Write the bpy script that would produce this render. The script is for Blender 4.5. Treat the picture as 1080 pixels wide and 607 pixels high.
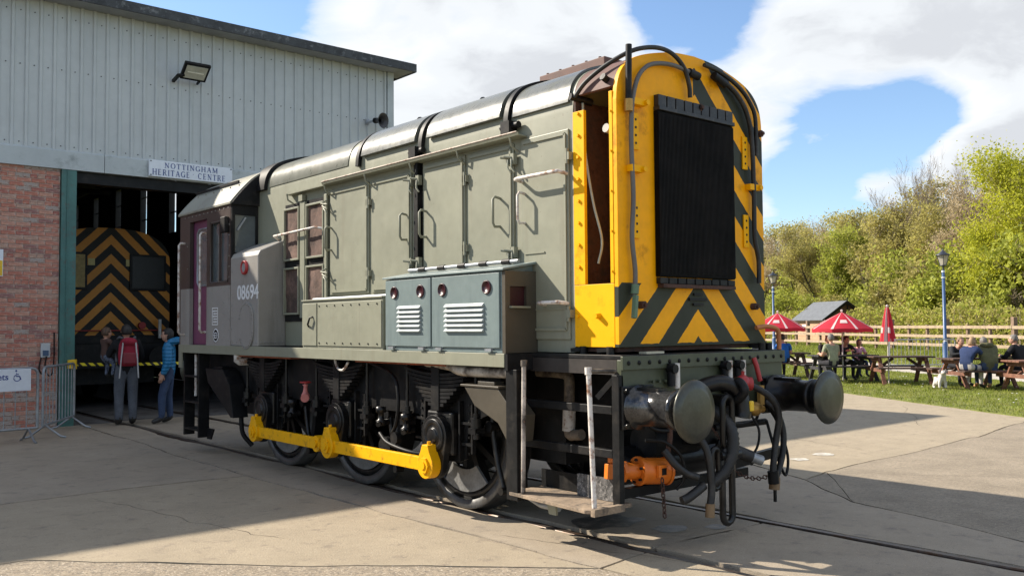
import bpy, bmesh, math, random
from mathutils import Vector as V, Matrix, noise
import numpy as np
R = math.radians
scene = bpy.context.scene
col = scene.collection
for o in list(bpy.data.objects): bpy.data.objects.remove(o)
# ------------------------------------------------------------------ camera
yaw, pitch, roll = .707, .0423, -.0075
fw = V((math.sin(yaw)*math.cos(pitch), math.cos(yaw)*math.cos(pitch), math.sin(pitch)))
rt = V((math.cos(yaw), -math.sin(yaw), 0)); up = rt.cross(fw)
rt, up = rt*math.cos(roll)+up*math.sin(roll), up*math.cos(roll)-rt*math.sin(roll)
cam_d = bpy.data.cameras.new('camera'); cam = bpy.data.objects.new('camera', cam_d); col.objects.link(cam)
cam.matrix_world = Matrix(((rt.x, up.x, -fw.x, -5.834), (rt.y, up.y, -fw.y, -4.431), (rt.z, up.z, -fw.z, 1.648), (0, 0, 0, 1)))
cam_d.sensor_width = 36; cam_d.lens = 949.9/1080*36; cam_d.clip_end = 3000; cam_d.clip_start = .05
scene.camera = cam
scene.view_settings.view_transform = 'Standard'; scene.view_settings.look = 'None'
scene.view_settings.exposure = 0.92; scene.view_settings.gamma = 1
scene.render.resolution_x = 1024; scene.render.resolution_y = 575
# ------------------------------------------------------------------ sun
SUN = V((-.69, 1.22, 1.0)).normalized()
sd = bpy.data.lights.new('sun', 'SUN'); sd.energy = 4.9; sd.angle = R(.55); sd.color = (1, .91, .78)
so = bpy.data.objects.new('sun', sd); col.objects.link(so); so.location = (-30, 60, 50)
so.rotation_euler = SUN.to_track_quat('Z', 'Y').to_euler()
# ------------------------------------------------------------------ world: sky and clouds
w = bpy.data.worlds.new('World'); scene.world = w; w.use_nodes = True
nt = w.node_tree; nt.nodes.clear()
class NT:
    """small node helper"""
    def __init__(s, tree): s.t = tree
    def n(s, typ, **kw):
        nd = s.t.nodes.new(typ)
        for k, v in kw.items():
            if k == 'i':
                for a, b in v.items():
                    if hasattr(b, 'is_linked') or isinstance(b, bpy.types.NodeSocket): s.t.links.new(b, nd.inputs[a])
                    else: nd.inputs[a].default_value = b
            else: setattr(nd, k, v)
        return nd
    def m(s, op, a, b=0.0, c=None, clamp=False):
        nd = s.n('ShaderNodeMath', operation=op, use_clamp=clamp, i={0: a, 1: b})
        if c is not None:
            if isinstance(c, bpy.types.NodeSocket): s.t.links.new(c, nd.inputs[2])
            else: nd.inputs[2].default_value = c
        return nd.outputs[0]
    def vm(s, op, a, b=(0, 0, 0)):
        nd = s.n('ShaderNodeVectorMath', operation=op, i={0: a, 1: b})
        return nd.outputs['Value'] if op in ('DISTANCE', 'DOT_PRODUCT', 'LENGTH') else nd.outputs[0]
    def ramp(s, x, *stops):
        nd = s.n('ShaderNodeValToRGB', i={0: x}); e = nd.color_ramp.elements
        while len(e) < len(stops): e.new(.5)
        for el, (p, c) in zip(e, stops):
            el.position = p; el.color = (c, c, c, 1) if not hasattr(c, '__len__') else (*c, 1)
        return nd.outputs[0]
    def mix(s, f, a, b, mode='MIX'):
        nd = s.n('ShaderNodeMix', data_type='RGBA', blend_type=mode)
        for i, v in ((0, f), (6, a), (7, b)):
            if isinstance(v, bpy.types.NodeSocket): s.t.links.new(v, nd.inputs[i])
            else: nd.inputs[i].default_value = v if i == 0 else (*v, 1)
        return nd.outputs[2]
    def noise(s, vec, scale, detail=4, rough=.55, lac=2.0):
        return s.n('ShaderNodeTexNoise', i={'Vector': vec, 'Scale': scale, 'Detail': detail, 'Roughness': rough, 'Lacunarity': lac}).outputs[0]
N = NT(nt)
sky = N.n('ShaderNodeTexSky', sky_type='NISHITA', sun_disc=False, sun_elevation=math.asin(SUN.z),
          sun_rotation=math.atan2(SUN.x, SUN.y), air_density=1.0, dust_density=.35, ozone_density=1.6)
d = N.n('ShaderNodeTexCoord').outputs['Generated']
sep = N.n('ShaderNodeSeparateXYZ', i={0: d})
# clouds: noise on a flattened dome
den = N.m('ADD', N.m('MAXIMUM', sep.outputs[2], 0.0), .22)
px = N.m('DIVIDE', sep.outputs[0], den); py = N.m('DIVIDE', sep.outputs[1], den)
pv = N.n('ShaderNodeCombineXYZ', i={0: px, 1: py, 2: 3.7}).outputs[0]
warp = N.n('ShaderNodeTexNoise', i={'Vector': pv, 'Scale': 2.2, 'Detail': 3.0}).outputs[1]
pw = N.vm('ADD', pv, N.vm('SCALE', N.vm('SUBTRACT', warp, (.5, .5, .5)), (0, 0, 0)))
pw.node.inputs[1].links[0].from_node.inputs[3].default_value = .35
base = N.noise(pw, 1.35, 9, .56)
def pdir(x, y):
    return (fw + rt*((x-540)/949.9) - up*((y-303.5)/949.9)).normalized()
field = N.m('ADD', base, .03)
for x, y, r, s in ((470, 50, .30, .16), (880, 60, .26, .17), (1010, 130, .17, .07), (1060, 165, .10, .20), (935, 205, .05, .13), (600, 60, .16, .1), (1075, 40, .2, .14),
                   (770, -8, .075, -.16), (640, 40, .1, .1), (440, 85, .06, -.15), (905, 160, .12, -.30), (975, 135, .085, -.26), (845, 200, .07, -.2), (700, 5, .06, -.12), (250, -40, .14, -.3), (1010, 215, .05, .1)):
    c = pdir(x, y)
    dist = N.vm('DISTANCE', d, tuple(c))
    mr = N.n('ShaderNodeMapRange', interpolation_type='SMOOTHSTEP', i={0: dist, 1: 0.0, 2: r, 3: s, 4: 0.0}).outputs[0]
    field = N.m('ADD', field, mr)
mask = N.ramp(field, (.49, 0), (.545, .62), (.62, 1))
shade = N.noise(N.vm('ADD', pw, (.18, -.05, 0)), 2.4, 7, .6)
dens = N.m('ADD', N.m('MULTIPLY', N.m('SUBTRACT', field, .6), 1.2), shade)
ccol = N.ramp(dens, (.40, (5.5, 5.6, 5.75)), (.60, (4.9, 5.1, 5.3)), (.80, (3.9, 4.05, 4.3)))
ccol.node.color_ramp.interpolation = 'EASE'
skyc = N.mix(1.0, sky.outputs[0], (.94, 1.0, 1.08), 'MULTIPLY')
fin = N.mix(mask, skyc, ccol)
bg = N.n('ShaderNodeBackground', i={0: fin, 1: .1})
N.n('ShaderNodeOutputWorld', i={0: bg.outputs[0]})
# ------------------------------------------------------------------ materials
MATS = {}
def mat(name, c, rough=.6, metal=0.0, var=.12, scale=3.0, c2=None, bump=0.0, bscale=40.0, spec=.5, coat=0.0, dirt=None, dirt_amt=.0, dirt_scale=2.5, trans=0.0, streak=0.0, speck=None, ripple=0.0):
    """procedural painted / natural surface: noise-varied colour, noise roughness, optional dirt and bump"""
    if name in MATS: return MATS[name]
    m = bpy.data.materials.new(name); m.use_nodes = True
    t = NT(m.node_tree); b = m.node_tree.nodes['Principled BSDF']; out = m.node_tree.nodes['Material Output']
    co = t.n('ShaderNodeTexCoord').outputs['Object']
    n1 = t.noise(co, scale, 6, .6); n2 = t.noise(co, scale*7.3, 4, .6)
    c2 = c2 or tuple(x*(1-2.2*var) for x in c); c1 = tuple(min(1, x*(1+.7*var)) for x in c)
    f = t.ramp(t.m('ADD', t.m('MULTIPLY', n1, .65), t.m('MULTIPLY', n2, .35)), (.36, 0), (.64, 1))
    cc = t.mix(f, c2, c1)
    if dirt:
        v = co
        if streak: v = t.n('ShaderNodeMapping', i={0: co, 'Scale': (1, 1, streak)}).outputs[0]
        dn = t.ramp(t.noise(v, dirt_scale, 8, .68), (.60-dirt_amt*.35, 0), (.72-dirt_amt*.25, 1))
        cc = t.mix(dn, cc, dirt)
    for sc_, lo, col_ in (speck or ()):
        cc = t.mix(t.ramp(t.noise(co, sc_, 3, .5), (lo, 0), (lo+.05, 1)), cc, col_)
    m.node_tree.links.new(cc, b.inputs['Base Color'])
    rr = t.m('ADD', rough-.08, t.m('MULTIPLY', n2, .16), clamp=True)
    m.node_tree.links.new(rr, b.inputs['Roughness'])
    b.inputs['Metallic'].default_value = metal; b.inputs['Specular IOR Level'].default_value = spec
    b.inputs['Coat Weight'].default_value = coat
    if bump or ripple:
        bn = t.n('ShaderNodeBump', i={'Strength': bump, 'Distance': .01, 'Height': t.noise(co, bscale, 5, .65)})
        if ripple:
            b2 = t.n('ShaderNodeBump', i={'Strength': ripple, 'Distance': .05, 'Height': t.noise(co, 2.3, 2, .4)}); m.node_tree.links.new(b2.outputs[0], bn.inputs['Normal'])
        m.node_tree.links.new(bn.outputs[0], b.inputs['Normal'])
    if trans:
        tr = t.n('ShaderNodeBsdfTranslucent', i={0: cc}); ms = t.n('ShaderNodeMixShader', i={0: trans, 1: b.outputs[0], 2: tr.outputs[0]})
        m.node_tree.links.new(ms.outputs[0], out.inputs[0])
    MATS[name] = m; return m
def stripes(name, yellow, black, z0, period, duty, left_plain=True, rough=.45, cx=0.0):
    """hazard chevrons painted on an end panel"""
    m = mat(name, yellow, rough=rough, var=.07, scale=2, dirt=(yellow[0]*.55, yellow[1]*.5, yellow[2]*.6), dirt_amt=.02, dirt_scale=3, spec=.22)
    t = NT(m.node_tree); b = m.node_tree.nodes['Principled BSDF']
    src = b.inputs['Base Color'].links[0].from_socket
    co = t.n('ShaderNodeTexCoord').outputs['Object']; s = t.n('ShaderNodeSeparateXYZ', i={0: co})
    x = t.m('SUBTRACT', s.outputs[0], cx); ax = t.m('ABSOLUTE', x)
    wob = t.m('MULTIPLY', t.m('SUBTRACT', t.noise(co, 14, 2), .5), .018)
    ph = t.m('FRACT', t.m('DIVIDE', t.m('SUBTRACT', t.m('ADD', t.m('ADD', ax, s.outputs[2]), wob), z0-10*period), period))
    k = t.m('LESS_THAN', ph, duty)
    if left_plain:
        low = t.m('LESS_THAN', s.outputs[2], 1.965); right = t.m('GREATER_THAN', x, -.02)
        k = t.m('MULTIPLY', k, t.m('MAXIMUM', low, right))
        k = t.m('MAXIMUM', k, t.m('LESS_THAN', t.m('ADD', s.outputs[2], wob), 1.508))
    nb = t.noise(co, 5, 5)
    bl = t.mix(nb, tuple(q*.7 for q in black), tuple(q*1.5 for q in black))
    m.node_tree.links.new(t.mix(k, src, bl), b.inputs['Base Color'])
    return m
# ------------------------------------------------------------------ mesh helpers
class MB:
    def __init__(s): s.v = []; s.f = []; s.m = []; s.s = []
    def add(s, vs, fs, m=0, sm=False):
        k = len(s.v); s.v += [tuple(a) for a in vs]
        for f in fs: s.f.append(tuple(i+k for i in f)); s.m.append(m); s.s.append(sm)
        return s
    def box(s, x0, x1, y0, y1, z0, z1, m=0):
        x0, x1 = sorted((x0, x1)); y0, y1 = sorted((y0, y1)); z0, z1 = sorted((z0, z1))
        return s.add([(x, y, z) for z in (z0, z1) for y in (y0, y1) for x in (x0, x1)],
                     [(0, 2, 3, 1), (4, 5, 7, 6), (0, 1, 5, 4), (2, 6, 7, 3), (0, 4, 6, 2), (1, 3, 7, 5)], m)
    def beam(s, p, q, wd, ht, m=0, upv=(0, 0, 1), roll=0):
        p, q = V(p), V(q); a = (q-p).normalized(); u = V(upv)
        if abs(a.dot(u)) > .98: u = V((0, 1, 0)) if abs(a.y) < .9 else V((1, 0, 0))
        x = a.cross(u).normalized(); y = x.cross(a)
        if roll: x, y = x*math.cos(roll)+y*math.sin(roll), y*math.cos(roll)-x*math.sin(roll)
        vs = [c+x*(i*wd/2)+y*(j*ht/2) for c in (p, q) for j in (-1, 1) for i in (-1, 1)]
        return s.add(vs, [(0, 1, 3, 2), (4, 6, 7, 5), (0, 4, 5, 1), (2, 3, 7, 6), (0, 2, 6, 4), (1, 5, 7, 3)], m)
    def cyl(s, p, q, r, r2=None, n=14, m=0, caps=True):
        p, q = V(p), V(q); r2 = r if r2 is None else r2; a = (q-p).normalized()
        u = V((0, 0, 1)) if abs(a.z) < .9 else V((1, 0, 0)); x = a.cross(u).normalized(); y = a.cross(x)
        ring = lambda c, rr: [c+x*(rr*math.cos(2*math.pi*i/n))+y*(rr*math.sin(2*math.pi*i/n)) for i in range(n)]
        s.add(ring(p, r)+ring(q, r2), [(i, n+i, n+(i+1) % n, (i+1) % n) for i in range(n)], m, True)
        if caps:
            s.add(ring(p, r), [tuple(range(n))], m); s.add(ring(q, r2), [tuple(range(n-1, -1, -1))], m)
        return s
    def lathe(s, p, axis, prof, n=20, m=0):
        """prof: list of (distance along axis, radius)"""
        p = V(p); a = V(axis).normalized(); u = V((0, 0, 1)) if abs(a.z) < .9 else V((1, 0, 0)); x = a.cross(u).normalized(); y = a.cross(x)
        vs = [p+a*t+x*(r*math.cos(2*math.pi*i/n))+y*(r*math.sin(2*math.pi*i/n)) for t, r in prof for i in range(n)]
        fs = [(k*n+i, (k+1)*n+i, (k+1)*n+(i+1) % n, k*n+(i+1) % n) for k in range(len(prof)-1) for i in range(n)]
        return s.add(vs, fs, m, True)
    def tube(s, pts, r, n=8, m=0, closed=False):
        pts = [V(p) for p in pts]; k = len(pts); rs = r if hasattr(r, '__len__') else [r]*k
        T = []
        for i in range(k):
            a = pts[(i+1) % k] if closed or i < k-1 else pts[i]; b = pts[i-1] if closed or i > 0 else pts[i]
            T.append((a-b).normalized())
        x = T[0].orthogonal().normalized(); vs = []
        for i in range(k):
            x = (x-T[i]*x.dot(T[i])).normalized(); y = T[i].cross(x)
            vs += [pts[i]+x*(rs[i]*math.cos(2*math.pi*j/n))+y*(rs[i]*math.sin(2*math.pi*j/n)) for j in range(n)]
        kk = k if closed else k-1
        s.add(vs, [(i*n+j, i*n+(j+1) % n, ((i+1) % k)*n+(j+1) % n, ((i+1) % k)*n+j) for i in range(kk) for j in range(n)], m, True)
        if not closed:
            s.add(vs[:n], [tuple(range(n-1, -1, -1))], m); s.add(vs[-n:], [tuple(range(n))], m)
        return s
    def prism(s, poly, axis, a, b, m=0):
        """poly in the two other axes (cyclic order kept x<y<z), extruded from a to b"""
        f = {'x': lambda p, t: (t, p[0], p[1]), 'y': lambda p, t: (p[0], t, p[1]), 'z': lambda p, t: (p[0], p[1], t)}[axis]
        n = len(poly); ar = sum(poly[i-1][0]*poly[i][1]-poly[i][0]*poly[i-1][1] for i in range(n))
        if (ar > 0) == (axis == 'y'): poly = poly[::-1]
        a, b = min(a, b), max(a, b)
        vs = [f(p, a) for p in poly]+[f(p, b) for p in poly]
        return s.add(vs, [tuple(range(n-1, -1, -1)), tuple(range(n, 2*n))]+[(i, (i+1) % n, n+(i+1) % n, n+i) for i in range(n)], m)
    def ball(s, c, r, nu=12, nv=8, m=0):
        r = r if hasattr(r, '__len__') else (r, r, r); c = V(c); vs = []
        for j in range(nv+1):
            t = math.pi*j/nv
            for i in range(nu):
                p = 2*math.pi*i/nu; vs.append((c.x+r[0]*math.sin(t)*math.cos(p), c.y+r[1]*math.sin(t)*math.sin(p), c.z+r[2]*math.cos(t)))
        return s.add(vs, [(j*nu+i, (j+1)*nu+i, (j+1)*nu+(i+1) % nu, j*nu+(i+1) % nu) for j in range(nv) for i in range(nu)], m, True)
    def mesh(s, name, mats):
        me = bpy.data.meshes.new(name); me.from_pydata(s.v, [], s.f)
        for q in (mats if isinstance(mats, (list, tuple)) else [mats]): me.materials.append(q)
        me.polygons.foreach_set('material_index', s.m); me.polygons.foreach_set('use_smooth', s.s)
        me.update(); me.validate(); return me
    def build(s, name, mats, parent=None, off=None, bevel=0.0):
        """off: world position of the parent, when the vertices are given in world coordinates"""
        o = bpy.data.objects.new(name, s.mesh(name, mats)); col.objects.link(o)
        if parent is not None:
            o.parent = parent
            if off is not None: o.location = -V(off)
        if bevel:
            bv = o.modifiers.new('bevel', 'BEVEL'); bv.width = bevel; bv.segments = 2; bv.limit_method = 'ANGLE'; bv.angle_limit = R(40)
        return o
def thing(name, label, cat, loc=(0, 0, 0), rz=0.0, group=None):
    o = bpy.data.objects.new(name, None); o.empty_display_size = .2; col.objects.link(o)
    o.location = loc; o.rotation_euler = (0, 0, rz); return tag(o, label, cat, group)
def tag(o, label, cat, group=None):
    o['label'] = label; o['category'] = cat
    if group: o['group'] = group
    return o
def struct(o, kind='structure'): o['kind'] = kind; return o
def copy_tree(o, parent=None):
    c = o.copy(); col.objects.link(c); c.parent = parent
    for ch in o.children: copy_tree(ch, c)
    return c
def recenter(o):
    """put a top-level mesh's origin at its base"""
    me = o.data; n = len(me.vertices); a = np.empty(n*3); me.vertices.foreach_get('co', a); a = a.reshape(-1, 3)
    c = np.array([(a[:, 0].min()+a[:, 0].max())/2, (a[:, 1].min()+a[:, 1].max())/2, a[:, 2].min()])
    me.vertices.foreach_set('co', (a-c).ravel()); o.location = V(o.location)+V(c); me.update(); return o
def text_mesh(txt, size, M, m=0, extr=.002, bold=0.0, cu_kw=None):
    """flat lettering as mesh data; M places it (local x right, y up, z out)"""
    cu = bpy.data.curves.new('t', 'FONT'); cu.body = txt; cu.size = size; cu.extrude = extr; cu.offset = bold; cu.align_x = 'CENTER'
    for k, v in (cu_kw or {}).items(): setattr(cu, k, v)
    o = bpy.data.objects.new('t', cu); col.objects.link(o)
    dg = bpy.context.evaluated_depsgraph_get(); me = bpy.data.meshes.new_from_object(o.evaluated_get(dg))
    vs = [M @ v.co for v in me.vertices]; fs = [tuple(p.vertices) for p in me.polygons]
    bpy.data.objects.remove(o); bpy.data.curves.remove(cu); bpy.data.meshes.remove(me)
    return vs, fs
def arc(cx, cy, r, a0, a1, n): return [(cx+r*math.cos(R(a0+(a1-a0)*i/n)), cy+r*math.sin(R(a0+(a1-a0)*i/n))) for i in range(n+1)]
def smooth_path(pts, k=6):
    """Catmull-Rom through the points"""
    P = [V(p) for p in pts]; P = [P[0]*2-P[1]]+P+[P[-1]*2-P[-2]]; out = []
    for i in range(1, len(P)-2):
        for j in range(k):
            t = j/k; a, b, c, d_ = P[i-1], P[i], P[i+1], P[i+2]
            out.append(.5*((2*b)+(c-a)*t+(2*a-5*b+4*c-d_)*t*t+(3*b-a-3*c+d_)*t**3))
    return out+[P[-2]]
# ================================================================== GROUND
FA = V((30.4, 9.3, 0)); FT = V((.511, .859, 0)).normalized(); FN = V((FT.y, -FT.x, 0))
def fd(x, y): return (V((x, y, 0))-FA).dot(FN)
def fp(t, dd, z=0.0): p = FA+FT*t+FN*dd; return V((p.x, p.y, z))
def interp(x, xs, ys):
    if x <= xs[0]: return ys[0]
    for i in range(1, len(xs)):
        if x <= xs[i]: return ys[i-1]+(ys[i]-ys[i-1])*(x-xs[i-1])/(xs[i]-xs[i-1])
    return ys[-1]
GD = [-500, -60, -20, -12.74, -12.70, -9.3, -6.02, -2.85, -2.2, -1.2, -.4, 0, 4, 10, 25, 60, 500]
GZ = [-.08, -.08, -.08, -.08, .012, .02, .0, .0, .14, .34, .43, .45, .5, .6, 1.2, 2.2, 4]
def gz(x, y): return interp(fd(x, y), GD, GZ)
m_conc = mat('concrete', (.342, .284, .203), rough=.88, var=.07, scale=2.2, dirt=(.225, .185, .14), dirt_amt=.14, dirt_scale=6, bump=.6, bscale=55, spec=.25, speck=((95, .62, (.16, .13, .10)), (70, .66, (.50, .44, .36)), (9, .70, (.20, .165, .125))))
m_conc2 = mat('concrete_smooth', (.332, .277, .207), rough=.86, var=.07, scale=1.6, dirt=(.215, .18, .145), dirt_amt=.16, dirt_scale=4.5, bump=.45, bscale=70, spec=.25, speck=((95, .62, (.16, .13, .10)), (70, .66, (.50, .44, .36)), (9, .70, (.20, .165, .125))))
m_rough = mat('rough_concrete', (.37, .305, .225), rough=.92, var=.16, scale=9, dirt=(.17, .15, .125), dirt_amt=.3, dirt_scale=26, bump=.9, bscale=90, spec=.2, speck=((60, .58, (.15, .12, .09)), (45, .60, (.52, .45, .35))))
m_asph = mat('worn_tarmac', (.325, .272, .203), rough=.92, var=.14, scale=2.0, dirt=(.21, .175, .135), dirt_amt=.32, dirt_scale=30, bump=.8, bscale=110, spec=.2, speck=((80, .60, (.13, .11, .09)), (60, .63, (.46, .40, .32))))
m_soil = mat('joint_dirt', (.045, .04, .033), rough=.95, var=.2, scale=12, spec=.1)
m_grassg = mat('turf', (.17, .185, .045), rough=.9, var=.28, scale=1.6, dirt=(.20, .19, .07), dirt_amt=.2, dirt_scale=5, bump=.8, bscale=60, spec=.2)
m_blade = mat('grass_blade', (.27, .32, .045), rough=.6, var=.25, scale=2.0, dirt=(.31, .31, .075), dirt_amt=.3, dirt_scale=1.2, spec=.3, trans=.45)
ts = [-500, -150, -60, -40, -30, -22, -16, -11, -6, -1, 4, 10, 18, 30, 60, 150, 500]
g = MB(); g.add([fp(t, dd, z) for dd, z in zip(GD, GZ) for t in ts],
                [(i*len(ts)+j, i*len(ts)+j+1, (i+1)*len(ts)+j+1, (i+1)*len(ts)+j) for i in range(len(GD)-1) for j in range(len(ts)-1)])
go = struct(g.build('ground', m_grassg))
bm_ = bmesh.new(); bm_.from_mesh(go.data); bmesh.ops.recalc_face_normals(bm_, faces=bm_.faces)
if sum(f.normal.z for f in bm_.faces) < 0: bmesh.ops.reverse_faces(bm_, faces=bm_.faces)
bm_.to_mesh(go.data); bm_.free()
# base under the slabs
b = MB(); b.add([(-30, -40, -.035), tuple(fp(-60, -12.72, -.035)), tuple(fp(12, -12.72, -.035)), (-30, 30, -.035)], [(0, 1, 2, 3)])
struct(b.build('apron_base', m_soil))
# ---- concrete slabs with broken joints (shared wobbly edges, open joints)
ND = dict(a=(-14, 12.32), b=(-1.38, 12.32), c=(-1.50, 5.22), d=(-14, 5.6), e=(-1.36, -.1), f=(-4.25, 2.8), g=(-14, 4.4), h=(-14, -14), i=(-1.3, -14),
          f2=(-2.95, 1.42), j=(-.80, 12.32), m=(-.80, -.02), l=(-.80, -14),
          n=(.80, 12.32), o=(.80, -14), p=(6.2, 8.0), q=(2.77, .87), r=(1.54, -1.71), t=(.96, -4.2), u=(7.0, 12.32), v=(4.5, 1.06), w=(7.8, 1.15),
          z1=tuple(fp(-16.5, -12.70))[:2], z2=tuple(fp(-9.5, -12.70))[:2], z3=tuple(fp(-3, -12.70))[:2], z4=tuple(fp(8, -12.70))[:2], z5=tuple(fp(-46, -12.70))[:2], y1=(7.0, 14.5), s=(2.2, -14), x1=(3.4, 1.0), x2=(2.03, -.07))
def wig(A, B):
    k1, k2 = sorted((A, B)); p, q = V((*ND[k1], 0)), V((*ND[k2], 0)); L = (q-p).length; n = max(2, int(L/.16)); nr = V((-(q-p).y, (q-p).x, 0)).normalized(); out = []
    sd_ = (ord(k1[0])*7+ord(k2[0])*13) % 97
    for i in range(n+1):
        t = i/n; env = min(1, 6*t*(1-t)*L/1.2)
        k = (noise.noise(V((t*L*.5, sd_, 0)))*.10+noise.noise(V((t*L*2.7, sd_, 5)))*.03+noise.noise(V((t*L*9, sd_, 9)))*.012)*env
        out.append(p.lerp(q, t)+nr*k)
    return out if k1 == A else out[::-1]
def slab(nodes, m, gap=.021, name='slab'):
    pts = []
    for A, B in zip(nodes, nodes[1:]+nodes[:1]): pts += wig(A, B)[:-1]
    ar = sum(pts[i-1].x*pts[i].y-pts[i].x*pts[i-1].y for i in range(len(pts)))
    if ar < 0: pts = pts[::-1]
    n = len(pts); ins = []
    for i in range(n):
        tdir = (pts[(i+1) % n]-pts[i-1]).normalized(); nn = V((-tdir.y, tdir.x, 0))
        gg = gap*(.45+1.1*abs(noise.noise(pts[i]*1.7))+.9*max(0, noise.noise(pts[i]*.6)))
        ins.append(pts[i]+nn*gg)
    mb = MB(); vs = [(p.x, p.y, 0) for p in ins]+[(p.x, p.y, -.034) for p in ins]
    mb.add(vs, [tuple(range(n))]+[(i, n+i, n+(i+1) % n, (i+1) % n) for i in range(n)])
    return mb.build(name, m, apron)
apron = bpy.data.objects.new('concrete_apron', None); col.objects.link(apron); struct(apron)
slab(list('adcb'), m_conc2); slab(['d', 'g', 'f', 'f2', 'e', 'c'], m_conc); slab(['g', 'h', 'i', 'e', 'f2', 'f'], m_rough, .016)
slab(['b', 'c', 'e', 'm', 'j'], m_conc2); slab(['e', 'i', 'l', 'm'], m_conc)
slab(['n', 'o', 't', 'r', 'x2', 'q', 'p', 'u'], m_conc2)
slab(['p', 'q', 'x1', 'v', 'w', 'z1', 'z2', 'z3', 'z4', 'y1', 'u'], m_conc)
slab(['t', 'o', 's', 'z5', 'z1', 'w', 'v', 'x1', 'x2', 'r'], m_asph, .006)
slab(['x2', 'x1', 'q'], m_asph, .006)
for nm, poly in (('ma', [(-.645, -14), (.645, -14), (.645, -.03), (-.645, .02)]), ('mb', [(-.645, .045), (.645, -.005), (.645, 12.5), (-.645, 12.5)])):
    for i, p in enumerate(poly): ND[nm+str(i)] = p
    slab([nm+str(i) for i in range(4)], m_conc2, .006)
# pale paint splashes and an oil patch are wear with a shape of their own
def splat(cx, cy, r, m, seed, z, name):
    rd = random.Random(seed); n = 40; mb = MB()
    vs = [(cx+r*(1+.5*noise.noise(V((math.cos(a)*1.6, math.sin(a)*1.6, seed))))*math.cos(a), cy+r*.8*(1+.5*noise.noise(V((math.cos(a)*1.6, math.sin(a)*1.6, seed+9))))*math.sin(a), z) for a in (2*math.pi*i/n for i in range(n))]
    mb.add(vs, [tuple(range(n))]); return mb.build(name, m, apron)
m_splash = mat('old_paint_splash', (.56, .53, .47), rough=.85, var=.2, scale=14, dirt=(.34, .285, .205), dirt_amt=.35, dirt_scale=16)
m_oil = mat('oil_stain', (.10, .085, .068), rough=.55, var=.3, scale=5, dirt=(.2, .17, .13), dirt_amt=.35, dirt_scale=9)
for k, (cx_, cy_, r_) in enumerate(((-.25, .9, .33), (.2, 1.9, .4), (-.1, .35, .16), (.25, .15, .1), (-.2, 3.4, .35))): splat(cx_, cy_, r_, m_oil, 20+k, .0025, 'oil_stain')
# hairline cracks
def crack(p, q, seed, wd=.012):
    p, q = V((*p, 0)), V((*q, 0)); L = (q-p).length; n = int(L/.07); nr = V((-(q-p).y, (q-p).x, 0)).normalized(); mb = MB(); vs = []
    for i in range(n+1):
        t = i/n; k = noise.noise(V((t*L*.8, seed, 1)))*.16+noise.noise(V((t*L*3.5, seed, 4)))*.06+noise.noise(V((t*L*11, seed, 7)))*.025
        w_ = wd*(.25+.75*abs(noise.noise(V((t*L*4, seed, 12)))))*min(1, 8*t*(1-t)); c = p.lerp(q, t)+nr*k; vs += [(c+nr*w_/2).to_tuple(), (c-nr*w_/2).to_tuple()]
    mb.add([(x, y, .0025) for x, y, z in vs], [(2*i, 2*i+1, 2*i+3, 2*i+2) for i in range(n)]); mb.build('crack', m_soil, apron)
for k, (p, q) in enumerate((((-6, 8.2), (-1.6, 7.6)), ((-3.2, 5.1), (-2.6, 2.0)), ((3.5, .9), (5.8, -2.6)), ((2.6, 5.0), (6.5, 3.6)), ((5.2, 1.1), (6.6, 5.5)), ((8.3, 2.2), (12.2, 4.4)), ((1.0, 2.0), (2.6, 2.3)), ((-1.3, 1.2), (-.85, -.6)), ((4.4, 1.0), (8.5, -1.6)), ((-4.6, 2.9), (-7.5, 5.0)))): crack(p, q, k*3.1)
splat(4.6, 1.75, .14, m_splash, 3, .004, 'paint_splash'); splat(4.0, 1.72, .13, m_splash, 5, .004, 'paint_splash')
# ---- track: two rails set in the paving
m_rail = mat('rail_steel', (.12, .10, .085), rough=.5, metal=.7, var=.25, scale=6, dirt=(.09, .05, .03), dirt_amt=.4, dirt_scale=9)
track = bpy.data.objects.new('railway_track', None); col.objects.link(track); struct(track)
for s in (-1, 1):
    mb = MB(); x = s*.7525
    mb.prism([(x-.035, -.034), (x+.035, -.034), (x+.035, -.012), (x+.028, -.003), (x-.028, -.003), (x-.035, -.012)], 'y', -14, 40); mb.build('rail', m_rail, track)
# floor of the shed
m_floor = mat('shed_floor', (.16, .15, .14), rough=.85, var=.15, scale=1.2, dirt=(.06, .055, .05), dirt_amt=.3, bump=.3)
sf = MB(); 
for x0, x1 in ((-14, -.80), (-.645, .645), (.80, 4.9)): sf.box(x0, x1, 12.34, 42, -.034, -.002)
struct(sf.build('shed_floor', m_floor))
# ---- path beyond the lawn
m_path = mat('path_concrete', (.47, .42, .35), rough=.9, var=.1, scale=.8, dirt=(.25, .23, .2), dirt_amt=.2, bump=.3)
pa = MB(); pa.add([fp(-60, -6.0, .008), fp(60, -6.0, .008), fp(60, -2.87, .008), fp(-60, -2.87, .008)], [(3, 2, 1, 0)]); struct(pa.build('path', m_path))
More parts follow.
